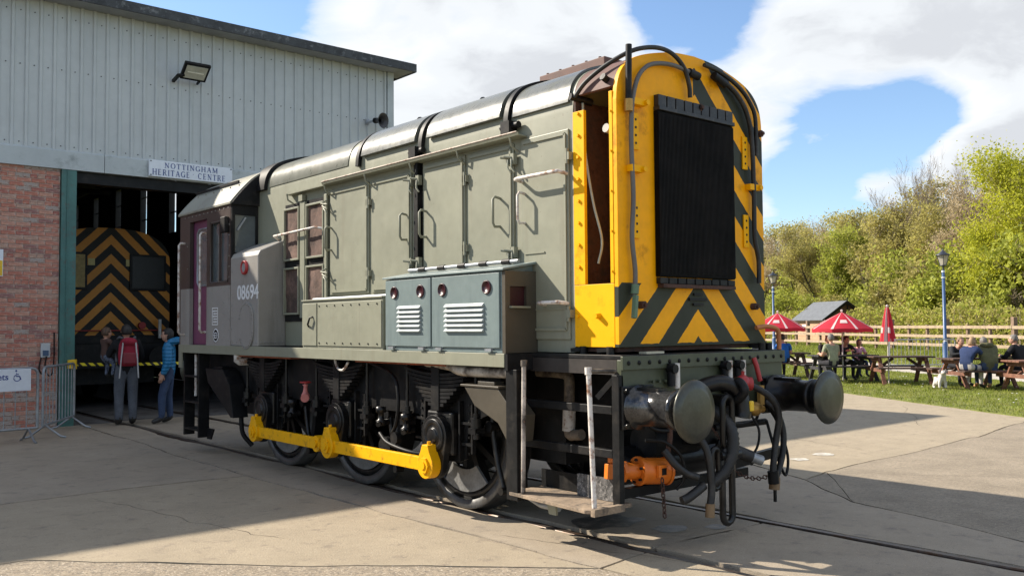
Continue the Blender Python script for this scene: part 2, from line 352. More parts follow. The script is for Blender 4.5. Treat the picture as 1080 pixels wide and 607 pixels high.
# ---- grass blades
def blades(name, t0, t1, d0, d1, n, hmin, hmax, wd, seed):
    rg = np.random.default_rng(seed); t = rg.uniform(t0, t1, n); dd = rg.uniform(d0, d1, n)
    P = np.array(FA)[None]+t[:, None]*np.array(FT)+dd[:, None]*np.array(FN); P[:, 2] = np.interp(dd, GD, GZ)-.005
    a = rg.uniform(0, 2*np.pi, n); h = rg.uniform(hmin, hmax, n); ln = rg.uniform(.2, .8, n)*h; b_ = rg.uniform(0, 2*np.pi, n)
    dx = np.stack([np.cos(a), np.sin(a), 0*a], 1)*(wd/2); tip = P+np.stack([np.cos(b_)*ln, np.sin(b_)*ln, h], 1)
    vs = np.concatenate([P-dx, P+dx, tip], 0); me = bpy.data.meshes.new(name)
    fs = np.stack([np.arange(n), np.arange(n)+n, np.arange(n)+2*n], 1)
    me.from_pydata(vs.tolist(), [], fs.tolist()); me.materials.append(m_blade); me.update()
    o = bpy.data.objects.new(name, me); col.objects.link(o); o['label'] = 'short bright green grass of the lawn and bank'; o['category'] = 'grass'; return struct(o, 'stuff')
blades('grass', -24, 12, -12.72, -6.0, 70000, .025, .07, .022, 1)
blades('grass', -26, 24, -2.85, 3, 50000, .05, .16, .035, 2)['label'] = 'longer grass growing on the bank along the fence'
dm = MB(); rd = random.Random(8)
for i in range(170):
    p = fp(rd.uniform(-20, 8), rd.uniform(-12.3, -6.3)); z = gz(p.x, p.y)+.06
    dm.cyl((p.x, p.y, z), (p.x, p.y, z+.008), .018, n=6)
do = dm.build('daisies', mat('daisy_white', (.8, .79, .74), var=.05)); do['label'] = 'scattered small white daisies in the lawn'; do['category'] = 'flowers'; struct(do, 'stuff')
# ================================================================== ENGINE SHED
FY = 12.3
m_clad = mat('grey_cladding', (.50, .53, .535), rough=.55, var=.05, scale=1.0, dirt=(.41, .44, .44), dirt_amt=.2, dirt_scale=3.4, streak=.06)
m_band = mat('grey_flashing', (.45, .49, .50), rough=.55, var=.05, scale=1.5, dirt=(.26, .29, .29), dirt_amt=.15)
m_fascia = mat('weathered_fascia', (.045, .05, .055), rough=.6, var=.3, scale=5, dirt=(.16, .17, .18), dirt_amt=.18, dirt_scale=7)
m_mortar = mat('mortar', (.52, .42, .365), rough=.95, var=.15, scale=8, bump=.5)
m_teal = mat('teal_paint', (.055, .155, .14), rough=.5, var=.12, scale=3, dirt=(.10, .07, .05), dirt_amt=.12, dirt_scale=9)
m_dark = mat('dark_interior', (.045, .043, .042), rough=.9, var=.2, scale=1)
m_black = mat('black_paint', (.010, .010, .0105), rough=.5, spec=.22, var=.3, scale=4, dirt=(.026, .023, .020), dirt_amt=.2, dirt_scale=5)
m_blackg = mat('black_gloss', (.009, .009, .0095), spec=.38, rough=.34, var=.3, scale=4, dirt=(.03, .027, .024), dirt_amt=.2, dirt_scale=6)
m_white = mat('white_board', (.70, .74, .80), rough=.45, var=.04)
m_blue = mat('sign_blue', (.03, .06, .25), rough=.5, var=.05)
m_galv = mat('galvanised_steel', (.34, .36, .38), rough=.45, metal=.55, var=.15, scale=6)
m_yel = mat('yellow_plastic', (.78, .50, .02), rough=.45, var=.08)
def glass_mat(name, c, rough=.06):
    if name in MATS: return MATS[name]
    m = mat(name, c, rough=rough, var=.08, spec=.8); m.node_tree.nodes['Principled BSDF'].inputs['Coat Weight'].default_value = .4; return m
bl = (0, FY, 0)
shed = thing('engine_shed', 'brick and grey corrugated steel engine shed with open doorway', 'building', bl)
def sb(mb, name, m, bevel=0): return mb.build(name, m, shed, bl, bevel)
# walls
wl = sb(MB().box(-14, -1.73, FY+.012, FY+.33, 0, 4.44), 'brick_wall', m_mortar)
wr = sb(MB().box(2.15, 5.0, FY+.012, FY+.33, 0, 4.44), 'brick_wall', m_mortar)
bcols = [(.50, .205, .15), (.54, .25, .185), (.43, .175, .14), (.56, .30, .225), (.34, .18, .16), (.50, .32, .25)]
bmats = [mat('brick_%d' % i, c, rough=.9, var=.2, scale=14, dirt=(.46, .36, .30), dirt_amt=.18, dirt_scale=16, bump=.6, bscale=60, spec=.2) for i, c in enumerate(bcols)]
m_pale = mat('brick_limewash', (.47, .40, .36), rough=.95, var=.25, scale=12, dirt=(.25, .12, .08), dirt_amt=.3, dirt_scale=14, bump=.6)
BR = {}
def brick_mesh(L, mi):
    k = (round(L, 3), mi)
    if k not in BR:
        mb = MB(); e = .006; mb.v = []
        x, z, y0 = L/2, .0325, 0
        mb.add([(-x, .03, -z), (x, .03, -z), (x, .03, z), (-x, .03, z), (-x, e, -z), (x, e, -z), (x, e, z), (-x, e, z), (-x+e, 0, -z+e), (x-e, 0, -z+e), (x-e, 0, z-e), (-x+e, 0, z-e)],
               [(0, 1, 5, 4), (1, 2, 6, 5), (2, 3, 7, 6), (3, 0, 4, 7), (4, 5, 9, 8), (5, 6, 10, 9), (6, 7, 11, 10), (7, 4, 8, 11), (8, 9, 10, 11)])
        BR[k] = mb.mesh('brick', m_pale if mi < 0 else bmats[mi])
    return BR[k]
rd = random.Random(4)
def courses(x0, x1, far, parent, x_near):
    """near bricks one by one, bricks beyond x_near joined"""
    mb = MB(); zc = .0375; row = 0
    while zc < 4.42:
        hd = row % 6 == 2; L = .1025 if hd else .215; x = x1-.005-(.0 if row % 2 else L*.5 if not hd else .02); cut = x1-.005-x
        items = []
        if cut > .03: items.append((x1-.005-cut/2+.0, cut-.01))
        while x > x0:
            l = min(L, x-x0)
            if l > .04: items.append((x-L/2, L))
            x -= L+.01
        for cx, l in items:
            pale = (zc < .62 and rd.random() < .45) or (zc > 4.0 and rd.random() < .3) or rd.random() < .02
            mi = -1 if pale else rd.choice((0, 0, 1, 1, 2, 3, 4, 5))
            dy = rd.uniform(-.003, .003)
            if cx > x_near:
                o = bpy.data.objects.new('brick', brick_mesh(l, mi)); col.objects.link(o); o.parent = parent
                o.location = (cx-bl[0], dy+0.0, zc); o.rotation_euler = (0, rd.uniform(-.006, .006), 0)
            else: mb.box(cx-l/2, cx+l/2, FY+dy, FY+.03, zc-.0325, zc+.0325, 6 if mi < 0 else mi)
        zc += .075; row += 1
    if mb.v:
        o = mb.build('bricks', bmats+[m_pale], shed, bl); o['kind'] = 'stuff'
wl_loc = wl.location.copy()
for o in (wl,):  # give the wall its own origin at the shed origin so that bricks can sit under it
    me = o.data
    for v_ in me.vertices: v_.co -= V(bl)
    o.location = (0, 0, 0)
courses(-7.5, -1.73, 0, wl, -2.68)
# corrugated cladding, one object for each sheet
pit = .215; prof = []
for k in range(5):
    x = k*pit; prof += [(x, 0), (x+.135, 0), (x+.15, -.032), (x+.19, -.032), (x+.205, 0)]
prof.append((5*pit, 0))
cm = MB(); Zb, Zt = 4.70, 7.26; n = len(prof)
cm.add([(x, y, z) for z in (Zb, Zt) for x, y in prof], [(i, i+1, n+i+1, n+i) for i in range(n-1)])
cme = cm.mesh('cladding_sheet', m_clad); x = 4.86-5*pit; k = 0
while x > -14:
    o = bpy.data.objects.new('cladding_sheet', cme); col.objects.link(o); o.parent = shed; o.location = (x, -.002*(k % 2), 0); x -= 5*pit; k += 1
fm = MB(); x = 4.86-pit+.07
while x > -9:
    for z in (4.80, 6.12, 7.03): fm.cyl((x, FY-.0005, z), (x, FY-.010, z), .011, n=6)
    x -= pit
sb(fm, 'fasteners', mat('dark_screw', (.05, .05, .055)))['kind'] = 'stuff'
sb(MB().box(4.86, 5.02, FY-.05, FY+.3, 4.70, 7.26), 'corner_trim', m_band, .004)
for x0, x1 in ((-6.0, -1.035), (-1.025, 3.9), (3.91, 5.03), (-11, -6.01)): sb(MB().prism([(FY-.055, 4.40), (FY-.06, 4.70), (FY-.02, 4.735), (FY+.05, 4.735), (FY+.05, 4.40)], 'x', x0, x1), 'flashing_panel', m_band)
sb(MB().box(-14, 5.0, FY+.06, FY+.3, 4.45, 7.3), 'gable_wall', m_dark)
# eaves: fascia, soffit, roof
sb(MB().box(-14.2, 5.36, 11.85, 11.88, 7.25, 7.43), 'fascia', m_fascia, .004)
sb(MB().box(5.335, 5.365, 11.882, 42, 7.25, 7.43), 'fascia', m_fascia)
sb(MB().box(-14.2, 5.333, 11.882, FY+.3, 7.262, 7.29), 'soffit', mat('soffit_board', (.30, .32, .33), var=.1))
sb(MB().box(-14.2, 5.333, 11.882, 42, 7.3, 7.42), 'roof', m_fascia)
# doorway: teal posts, lintel
for x0, x1 in ((-1.72, -1.48), (1.90, 2.14)):
    mb = MB(); mb.box(x0, x1, FY-.045, FY-.03, 0, 4.395); mb.box(x0, x0+.02, FY-.03, FY+.22, 0, 4.395); mb.box(x1-.02, x1, FY-.03, FY+.22, 0, 4.395)
    mb.box(x0+.085, x0+.10, FY-.06, FY-.046, 0, 4.39); sb(mb, 'door_post', m_teal)
sb(MB().box(-1.475, 1.895, FY+.05, FY+.3, 4.2, 4.398), 'door_lintel', m_black)
# inside walls; the far side wall has tall narrow windows
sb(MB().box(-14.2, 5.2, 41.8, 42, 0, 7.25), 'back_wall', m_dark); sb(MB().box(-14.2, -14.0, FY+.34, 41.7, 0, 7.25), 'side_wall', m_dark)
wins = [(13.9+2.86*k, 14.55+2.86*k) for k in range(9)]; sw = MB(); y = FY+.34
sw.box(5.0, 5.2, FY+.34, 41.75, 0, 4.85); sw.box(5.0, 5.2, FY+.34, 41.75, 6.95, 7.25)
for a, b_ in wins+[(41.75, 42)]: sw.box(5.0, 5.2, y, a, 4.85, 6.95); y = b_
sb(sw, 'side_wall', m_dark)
m_pane = bpy.data.materials.new('window_pane'); m_pane.use_nodes = True; tt = NT(m_pane.node_tree)
gn = m_pane.node_tree.nodes['Principled BSDF']; tr = tt.n('ShaderNodeBsdfTransparent', i={0: (.92, .95, .96, 1)}); fr = tt.n('ShaderNodeFresnel'); ms = tt.n('ShaderNodeMixShader', i={0: .06, 1: tr.outputs[0], 2: tt.n('ShaderNodeBsdfGlossy', i={'Roughness': tt.m('MULTIPLY', tt.noise(tt.n('ShaderNodeTexCoord').outputs['Object'], 3), .06)}).outputs[0]})
m_pane.node_tree.links.new(ms.outputs[0], m_pane.node_tree.nodes['Material Output'].inputs[0])
for a, b_ in wins:
    p = sb(MB().add([(5.095, a, 4.85), (5.095, b_, 4.85), (5.095, b_, 6.95), (5.095, a, 6.95)], [(0, 1, 2, 3)]), 'window_pane', m_pane)
    fmb = MB(); 
    for z in (5.55, 6.35): fmb.box(5.07, 5.09, a+.001, b_-.001, z-.02, z+.02)
    fo = fmb.build('glazing_bar', m_black); fo.parent = p
# interior roof trusses
for y in (17, 22, 27, 32, 37):
    mb = MB(); mb.beam((-13.9, y, 6.9), (4.95, y, 6.9), .1, .16)
    for q in range(9): mb.beam((-13.9+2.1*q, y, 6.9), (-12.85+2.1*q, y, 7.24), .05, .05); mb.beam((-12.85+2.1*q, y, 7.24), (-11.8+2.1*q, y, 6.9), .05, .05)
    sb(mb, 'roof_truss', m_black)
# ------------------------------------------------------------------ lettering helper: serif capitals built from strokes
def serif(txt, x, z, h, y, gap=.16, mb=None, sx=1.0):
    """letters in the xz plane facing -y; returns (builder, advance)"""
    mb = mb or MB(); T, t, S = .15, .065, .05
    def st(x0, z0, x1, z1, wd):
        dx, dz = x1-x0, z1-z0; L = math.hypot(dx, dz); nx, nz = -dz/L*wd/2, dx/L*wd/2
        q = [(X+sx*h*a, y, z+h*b_) for a, b_ in ((x0+nx, z0+nz), (x0-nx, z0-nz), (x1-nx, z1-nz), (x1+nx, z1+nz))]
        mb.add(q, [(0, 1, 2, 3)])
    def se(cx, zz, wd=.32): st(cx-wd/2, zz, cx+wd/2, zz, S)
    def bowl(cx, rx, a0, a1, thick=.15):
        n = 14
        for i in range(n):
            a, b_ = R(a0+(a1-a0)*i/n), R(a0+(a1-a0)*(i+1)/n)
            wa = .06+(thick-.06)*abs(math.cos((a+b_)/2))
            st(cx+rx*math.cos(a), .5+.47*math.sin(a), cx+rx*math.cos(b_), .5+.47*math.sin(b_), wa)
    W = dict(N=.86, O=.9, T=.74, I=.36, G=.86, H=.86, A=.84, M=1.02, E=.70, R=.78, C=.82); W[' '] = .4; W['.'] = .2
    X = x
    for ch in txt:
        w_ = W[ch]; l, r_ = .16, w_-.16
        if ch in 'NHMERI':
            cx = w_/2 if ch == 'I' else l; st(cx, .03, cx, .97, T if ch not in 'NM' else t); se(cx, .025); se(cx, .975)
        if ch == 'N': st(l, .95, r_, .05, T); st(r_, .03, r_, .97, t); se(r_, .975)
        if ch == 'H': st(r_, .03, r_, .97, T); se(r_, .025); se(r_, .975); st(l, .5, r_, .5, t)
        if ch == 'M': st(l, .95, w_/2, .1, T); st(r_, .95, w_/2, .1, t); st(r_, .03, r_, .97, T); se(r_, .025); se(r_, .975)
        if ch == 'E':
            for zz in (.03, .5, .97): st(l, zz, r_, zz, t)
            st(r_, .03, r_, .2, S); st(r_, .97, r_, .82, S)
        if ch == 'R':
            st(l, .97, .42, .97, t); st(l, .5, .42, .5, t)
            for i in range(8):
                a, b_ = R(90-180*i/8), R(90-180*(i+1)/8); st(.40+.17*math.cos(a), .735+.235*math.sin(a), .40+.17*math.cos(b_), .735+.235*math.sin(b_), .11)
            st(.36, .5, r_+.06, .03, T*.8); se(r_+.06, .025, .2)
        if ch == 'T': st(w_/2, .03, w_/2, .97, T); se(w_/2, .025); st(.05, .96, w_-.05, .96, t); st(.06, .97, .06, .78, S); st(w_-.06, .97, w_-.06, .78, S)
        if ch == 'A': st(.12, .03, w_/2, .98, t); st(w_/2, .98, w_-.12, .03, T); st(.22, .34, w_-.24, .34, t); se(.12, .025, .22); se(w_-.12, .025, .26)
        if ch == 'O': bowl(w_/2, w_/2-.1, 0, 360)
        if ch in 'CG': bowl(w_/2, w_/2-.1, 48, 312); st(w_-.13, .95, w_-.13, .72, S)
        if ch == 'G': st(w_-.15, .05, w_-.15, .45, T); se(w_-.17, .45, .28)
        if ch == '.': st(.1, .45, .1, .55, .1)
        X += (w_+gap)*h*sx
    return mb, X-x
def name_line(txt, cx, z, h, y, mb, sx=1.0):
    _, adv = serif(txt, 0, 0, h, 0, mb=MB(), sx=sx); serif(txt, cx-adv/2, z, h, y, mb=mb, sx=sx)
sg = thing('name_sign', 'white name board lettered in blue above the shed doorway', 'sign', (.505, 12.17, 4.42))
SO = (.505, 12.17, 4.42)
MB().box(-.28, 1.29, 12.185, 12.235, 4.42, 4.725).build('board', m_white, sg, SO, .004)
for args in (('NOTTINGHAM', .505, 4.592, .098, 12.181, 1.08), ('HERITAGE', .128, 4.452, .108, 12.181, .92), ('CENTRE', .892, 4.452, .108, 12.181, .92), ('.', .535, 4.47, .108, 12.181, .94)):
    tx = MB(); name_line(*args[:5], tx, args[5]); tx.build('lettering', m_blue, sg, SO)
sc = MB()
for x in (-.25, 1.26):
    for z in (4.445, 4.70): sc.cyl((x, 12.184, z), (x, 12.176, z), .012, n=8)
sc.build('screws', m_black, sg, SO)
# floodlight
fl = thing('floodlight', 'black flat LED floodlight fixed on the grey cladding', 'floodlight', (.45, 12.2, 6.25)); FO = (.45, 12.2, 6.25)
ax = V((1, 0, 0)); n_ = V((0, -.62, -.78)).normalized(); u_ = n_.cross(ax)*-1; u_ = ax.cross(n_)
C0 = V((.45, 11.92, 6.40))
def fpnt(a, b_, c): return C0+ax*a+u_*b_+n_*c
def slabq(hw, hh, c0, c1):
    mb = MB(); vs = [fpnt(sx*hw, sy*hh, c) for c in (c0, c1) for sy in (-1, 1) for sx in (-1, 1)]
    return mb.add(vs, [(0, 2, 3, 1), (4, 5, 7, 6), (0, 1, 5, 4), (2, 6, 7, 3), (0, 4, 6, 2), (1, 3, 7, 5)])
slabq(.24, .19, -.03, .035).build('housing', m_black, fl, FO, .012)
slabq(.195, .14, .032, .041).build('lens', mat('floodlight_lens', (.5, .5, .42), rough=.25, var=.1, scale=9), fl, FO)
slabq(.15, .012, .040, .046).build('led_strip', mat('led_strip', (.8, .8, .7), rough=.3), fl, FO)
br = MB(); br.beam((.17, 12.0, 6.30), (.17, 12.27, 6.25), .05, .05); br.cyl((.15, 12.0, 6.30), (.27, 11.97, 6.32), .03, n=10); br.beam((.62, 12.0, 6.34), (.62, 12.27, 6.27), .03, .04); br.build('bracket', m_black, fl, FO)
# horn loudspeaker
hn = thing('horn_loudspeaker', 'grey horn loudspeaker mounted near the right corner of the shed', 'loudspeaker', (4.45, 12.2, 6.05)); HO = (4.45, 12.2, 6.05)
hd_ = V((.25, -.93, -.12)).normalized(); hp = V((4.47, 11.95, 6.07))
h1 = MB(); h1.lathe(hp-hd_*.1, hd_, [(0, .05), (.06, .06), (.14, .10), (.19, .155), (.20, .165), (.195, .155), (.15, .10), (.07, .055), (.05, .05), (.05, .0)], 20)
h1.build('horn', mat('speaker_grey', (.055, .055, .06), rough=.5), hn, HO)
h2 = MB(); h2.cyl(hp-hd_*.16, hp-hd_*.08, .06, n=14); h2.cyl(hp+hd_*-.05, hp+hd_*.07, .03, n=12); h2.build('driver', m_black, hn, HO)
h3 = MB(); h3.beam(hp-hd_*.1, (4.35, 12.27, 6.07), .03, .04); h3.beam((4.35, 12.26, 6.02), (4.35, 12.26, 6.14), .08, .02); h3.build('bracket', m_galv, hn, HO)
# warning notice on brick
wn = thing('wall_notice', 'white and yellow notice screwed to the brick wall', 'notice', (-2.75, 12.29, 2.53)); WO = (-2.75, 12.29, 2.53)
MB().box(-2.93, -2.585, 12.285, 12.292, 2.53, 2.975).build('board', m_white, wn, WO)
MB().box(-2.92, -2.595, 12.281, 12.2845, 2.54, 2.79).build('yellow_panel', m_yel, wn, WO)
# socket with cable
sk = thing('socket_box', 'grey outdoor socket box with hanging cable on the brick wall', 'socket', (-1.94, 12.28, 1.18)); KO = (-1.94, 12.28, 1.18)
MB().box(-2.01, -1.87, 12.23, 12.29, 1.18, 1.42).build('box', mat('socket_grey', (.45, .47, .48), var=.06), sk, KO, .008)
MB().box(-1.985, -1.895, 12.215, 12.229, 1.21, 1.30).build('socket_cover', mat('socket_blue', (.05, .09, .16)), sk, KO, .004)
cb = MB(); cb.tube(smooth_path([(-1.93, 12.22, 1.2), (-1.95, 12.21, 1.02), (-1.90, 12.22, .88), (-1.83, 12.24, .92), (-1.80, 12.27, 1.2), (-1.80, 12.28, 1.6)]), .012, 6); cb.tube(smooth_path([(-2.0, 12.25, 1.2), (-2.03, 12.26, 1.0), (-1.99, 12.27, .9)]), .012, 6)
cb.build('cable', m_black, sk, KO)
# ------------------------------------------------------------------ crowd barriers
def barrier(p, q, label, group, bars=14, h=1.08, flat_feet=True):
    p, q = V((*p, 0)), V((*q, 0)); L = (q-p).length; ang = math.atan2(q.y-p.y, q.x-p.x)
    t = thing('crowd_barrier', label, 'barrier', p, ang, group)
    fr = MB(); r_ = .09; path = [(0, 0, .2)]+[(.0, 0, h-r_)]+[(r_-r_*math.cos(R(a)), 0, h-r_+r_*math.sin(R(a))) for a in (30, 60, 90)]+[(L-r_+r_*math.sin(R(a)), 0, h-r_+r_*math.cos(R(a))) for a in (0, 30, 60, 90)]+[(L, 0, .2)]
    fr.tube(path, .021, 8); fr.tube([(0, 0, .2), (L, 0, .2)], .019, 8); fr.build('frame', m_galv, t)
    for i in range(1, bars+1): MB().cyl((L*i/(bars+1), 0, .2), (L*i/(bars+1), 0, h), .008, n=6).build('bar', m_galv, t)
    for x in (.12, L-.12):
        MB().tube([(x, -.30, .012), (x, -.22, .03), (x, 0, .2), (x, .22, .03), (x, .30, .012)], .017, 8).build('foot', m_galv, t)
    return t
barrier((-4.75, 10.05), (-2.48, 10.35), 'galvanised crowd barrier carrying the toilets sign by the brick wall', None)
barrier((-2.36, 10.55), (-1.56, 11.95), 'galvanised crowd barrier standing end-on beside the teal door post', None, 9)
tsn = thing('toilets_sign', 'white toilets sign with wheelchair symbol hung on the crowd barrier', 'sign', (-3.05, 10.2, .76), math.atan2(.3, 2.27))
MB().box(-.46, .46, -.012, 0, 0, .32).build('board', m_white, tsn, None, .004)
lt = MB(); vs, fs = text_mesh('Toilets', .125, Matrix(((1, 0, 0, -.02), (0, 0, -1, -.0125), (0, 1, 0, .17), (0, 0, 0, 1))), extr=.001, bold=.002); lt.add(vs, fs); lt.build('lettering', m_blue, tsn)
wc = MB(); X0, Z0 = .255, .17
def seg(a, b_, wd): wc.beam((X0+a[0], -.0135, Z0+a[1]), (X0+b_[0], -.0135, Z0+b_[1]), .002, wd)
seg((0, .10), (.0, .045), .018); seg((0, .045), (.045, .045), .016); seg((.045, .045), (.065, -.005), .016); seg((0, .075), (.035, .075), .012)
wc.cyl((X0, -.0145, Z0+.125), (X0, -.0125, Z0+.125), .014, n=12)
for i in range(10):
    a, b_ = R(110+25*i), R(110+25*(i+1)); seg((.012+.045*math.cos(a), .02+.045*math.sin(a)), (.012+.045*math.cos(b_), .02+.045*math.sin(b_)), .011)
wc.build('wheelchair_symbol', m_blue, tsn)
# ------------------------------------------------------------------ barrier tape across the doorway
m_tape = mat('hazard_tape', (.75, .62, .03), rough=.4, var=.05)
t_ = NT(m_tape.node_tree); co_ = t_.n('ShaderNodeTexCoord').outputs['Object']; s_ = t_.n('ShaderNodeSeparateXYZ', i={0: co_})
k_ = t_.m('LESS_THAN', t_.m('FRACT', t_.m('MULTIPLY', t_.m('ADD', s_.outputs[0], s_.outputs[2]), 7.5)), .45); bb = m_tape.node_tree.nodes['Principled BSDF']
m_tape.node_tree.links.new(t_.mix(k_, bb.inputs['Base Color'].links[0].from_socket, (.012, .012, .012)), bb.inputs['Base Color'])
tp = thing('barrier_tape', 'yellow and black retractable barrier tape across the shed doorway', 'tape', (-1.5, 12.2, 1.0)); TO = (-1.5, 12.2, 1.0)
tm = MB(); nn = 20
tm.add([(-1.46+3.3*i/nn, 12.2, 1.05-.035*math.sin(math.pi*i/nn)+s*.025) for i in range(nn+1) for s in (-1, 1)], [(2*i, 2*i+2, 2*i+3, 2*i+1) for i in range(nn)])
to = tm.build('tape', m_tape, tp, TO); so_ = to.modifiers.new('s', 'SOLIDIFY'); so_.thickness = .002
rl = MB(); rl.box(-1.60, -1.47, 12.16, 12.235, .98, 1.13); rl.cyl((-1.5, 12.2, .975), (-1.5, 12.2, 1.135), .045, n=12); rl.build('reel', m_yel, tp, TO, .008)
MB().box(1.83, 1.90, 12.16, 12.235, .98, 1.12).build('clip', m_yel, tp, TO, .005)
# ------------------------------------------------------------------ locomotive stabled inside the shed
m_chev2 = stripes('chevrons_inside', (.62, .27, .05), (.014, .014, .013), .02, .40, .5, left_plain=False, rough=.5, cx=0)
IL = (0, 15.3, 0); il = thing('stabled_locomotive', 'locomotive with orange and black chevron end standing inside the dark shed', 'locomotive', IL)
def ib(mb, name, m, bevel=0, par=None): return mb.build(name, m, par or il, IL if par is None else None, bevel)
hw = 1.22; outl = [(hw, 1.52), (hw, 3.1)]+[(hw*math.cos(a)**.75, 3.1+.66*math.sin(a)**.9) for a in [R(q) for q in (12, 25, 38, 50, 62, 75, 84)]]+[(0, 3.76)]
outl = outl+[(-x, z) for x, z in outl[-2::-1]]
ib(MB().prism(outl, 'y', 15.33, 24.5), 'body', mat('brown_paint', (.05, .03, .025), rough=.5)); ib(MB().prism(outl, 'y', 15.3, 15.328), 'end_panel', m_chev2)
m_glassd = mat('dark_glass', (.02, .022, .024), rough=.35, spec=.25)
for x0, x1, gl in ((-.95, -.52, mat('gold_blind', (.40, .28, .07), rough=.5, var=.2, scale=9)), (.42, 1.08, m_glassd)):
    wf = ib(MB().box(x0-.05, x1+.05, 15.26, 15.298, 2.46, 3.23), 'window_frame', m_black, .01); MB().box(x0, x1, 15.25-15.3, 15.259-15.3, 2.51, 3.18).build('pane', gl, wf).location = (0, 15.3, 0)
ib(MB().box(-1.25, 1.25, 15.25, 24.5, 1.36, 1.515), 'footplate', m_black); ib(MB().box(-1.2, 1.2, 15.2, 15.24, .85, 1.35), 'buffer_beam', m_black)
for s in (-1, 1):
    mb = MB(); mb.cyl((s*.864, 15.2, 1.055), (s*.864, 14.85, 1.055), .12, n=16); mb.cyl((s*.864, 14.85, 1.055), (s*.864, 14.80, 1.055), .23, n=24); ib(mb, 'buffer', m_black)
mb = MB(); mb.cyl((-1.1, 15.23, 1.62), (1.1, 15.23, 1.62), .014, n=6); ib(mb, 'handrail', mat('red_paint', (.35, .035, .03)))
mb = MB(); mb.cyl((.62, 15.29, 1.72), (.62, 15.2, 1.72), .075, n=14); ib(mb, 'lamp', mat('red_paint', (.35, .035, .03)))
mb = MB(); mb.cyl((.95, 15.1, 1.45), (.95, 15.1, 1.85), .035, n=8); ib(mb, 'lamp_iron', mat('cream_paint', (.6, .6, .55)))
for y in (17, 19.5, 22):
    for s in (-1, 1): ib(MB().cyl((s*.70, y, .686), (s*.83, y, .686), .686, n=28), 'wheel', m_black)
ib(MB().box(-1.0, 1.0, 15.6, 24.2, .5, 1.355), 'underframe', m_black)
for x in (-.45, .30): ib(MB().box(x, x+.13, 15.29, 15.299, 2.97, 3.11), 'warning_label', mat('label_yellow', (.6, .5, .2)))
# ================================================================== LOCOMOTIVE
LO = (0, 3.9, 0)
loco = thing('shunting_locomotive', 'olive grey diesel shunting locomotive with yellow chevron nose and yellow coupling rods', 'locomotive', LO)
def lb(mb, name, m, bevel=0.0, par=None, label=None, smooth=None):
    """part of the locomotive, or a sub-part of par; vertices in world coordinates"""
    o = mb.build(name, m, par or loco, LO if par is None else None, bevel)
    if label: o['label'] = label
    if name in ('bolts', 'rivets', 'studs', 'rail_clips', 'catches', 'badge_stubs', 'hinges'): o['kind'] = 'stuff'
    if smooth:
        o.data.polygons.foreach_set('use_smooth', [True]*len(o.data.polygons)); o.data.set_sharp_from_angle(angle=R(smooth))
    return o
m_olive = mat('olive_grey_paint', (.240, .242, .178), rough=.48, var=.06, scale=1.4, dirt=(.205, .197, .143), dirt_amt=.13, dirt_scale=7, streak=.07, ripple=.16, speck=((38, .70, (.16, .135, .095)), (11, .735, (.215, .207, .152))))
m_olive2 = mat('olive_roof_paint', (.135, .138, .112), rough=.3, var=.08, scale=1.4, dirt=(.11, .105, .08), dirt_amt=.18, dirt_scale=2, ripple=.12)
m_cabroof = mat('cab_roof_paint', (.27, .262, .21), rough=.5, var=.08, scale=1.4, dirt=(.2, .19, .15), dirt_amt=.18, dirt_scale=3)
m_silver = mat('silver_roof_panel', (.115, .12, .11), rough=.28, var=.08, scale=2, dirt=(.105, .105, .07), dirt_amt=.26, dirt_scale=3.2, ripple=.2)
m_cabg = mat('grey_cab_paint', (.275, .262, .24), rough=.42, var=.06, scale=1.2, dirt=(.2, .19, .17), dirt_amt=.12, dirt_scale=6, streak=.1, ripple=.12, speck=((40, .70, (.15, .12, .09)),))
m_cabb = mat('brown_cab_paint', (.058, .043, .038), rough=.38, var=.15, scale=2, coat=.1)
m_teal2 = mat('blue_grey_paint', (.165, .212, .210), rough=.42, var=.06, scale=2, dirt=(.125, .165, .17), dirt_amt=.16, dirt_scale=8, streak=.1, ripple=.12)
m_mag = mat('magenta_door_paint', (.17, .045, .10), rough=.45, var=.1)
m_yellow = mat('yellow_paint', (.88, .43, .0), rough=.5, var=.03, scale=2, dirt=(.62, .28, .0), dirt_amt=.04, dirt_scale=5, spec=.18)
m_rod = mat('rod_yellow', (.86, .42, .0), rough=.45, var=.05, scale=3, dirt=(.40, .19, .01), dirt_amt=.12, dirt_scale=9, spec=.3, speck=((30, .68, (.22, .10, .02)),))
m_nose = stripes('nose_chevrons', (.96, .415, .0), (.030, .034, .022), 1.772, .4345, .51, rough=.5)
m_rust = mat('rusty_brown', (.10, .045, .03), rough=.85, var=.3, scale=6, dirt=(.04, .025, .02), dirt_amt=.4, dirt_scale=6, bump=.4)
m_rbrown = mat('brown_primer', (.13, .062, .048), rough=.7, var=.15, scale=4)
m_wht = mat('white_handrail', (.66, .62, .57), rough=.5, var=.08, scale=8, dirt=(.22, .10, .05), dirt_amt=.32, dirt_scale=14)
m_grn = mat('dark_green_paint', (.062, .072, .04), rough=.45, var=.15, scale=3, dirt=(.03, .035, .022), dirt_amt=.2)
m_steel = mat('worn_steel', (.42, .41, .40), rough=.28, metal=.9, var=.2, scale=9, dirt=(.12, .10, .08), dirt_amt=.25, dirt_scale=8)
m_orange = mat('orange_paint', (.78, .19, .015), rough=.4, var=.1)
m_red = mat('red_paint2', (.42, .03, .03), rough=.4, var=.1)
m_maroon = mat('maroon_reflector', (.035, .004, .008), rough=.35, var=.1)
m_rubber = mat('black_rubber', (.014, .0135, .0135), rough=.55, var=.2, scale=9, dirt=(.04, .036, .032), dirt_amt=.25, dirt_scale=8)
m_brass = mat('brass', (.42, .24, .06), rough=.4, metal=.6)
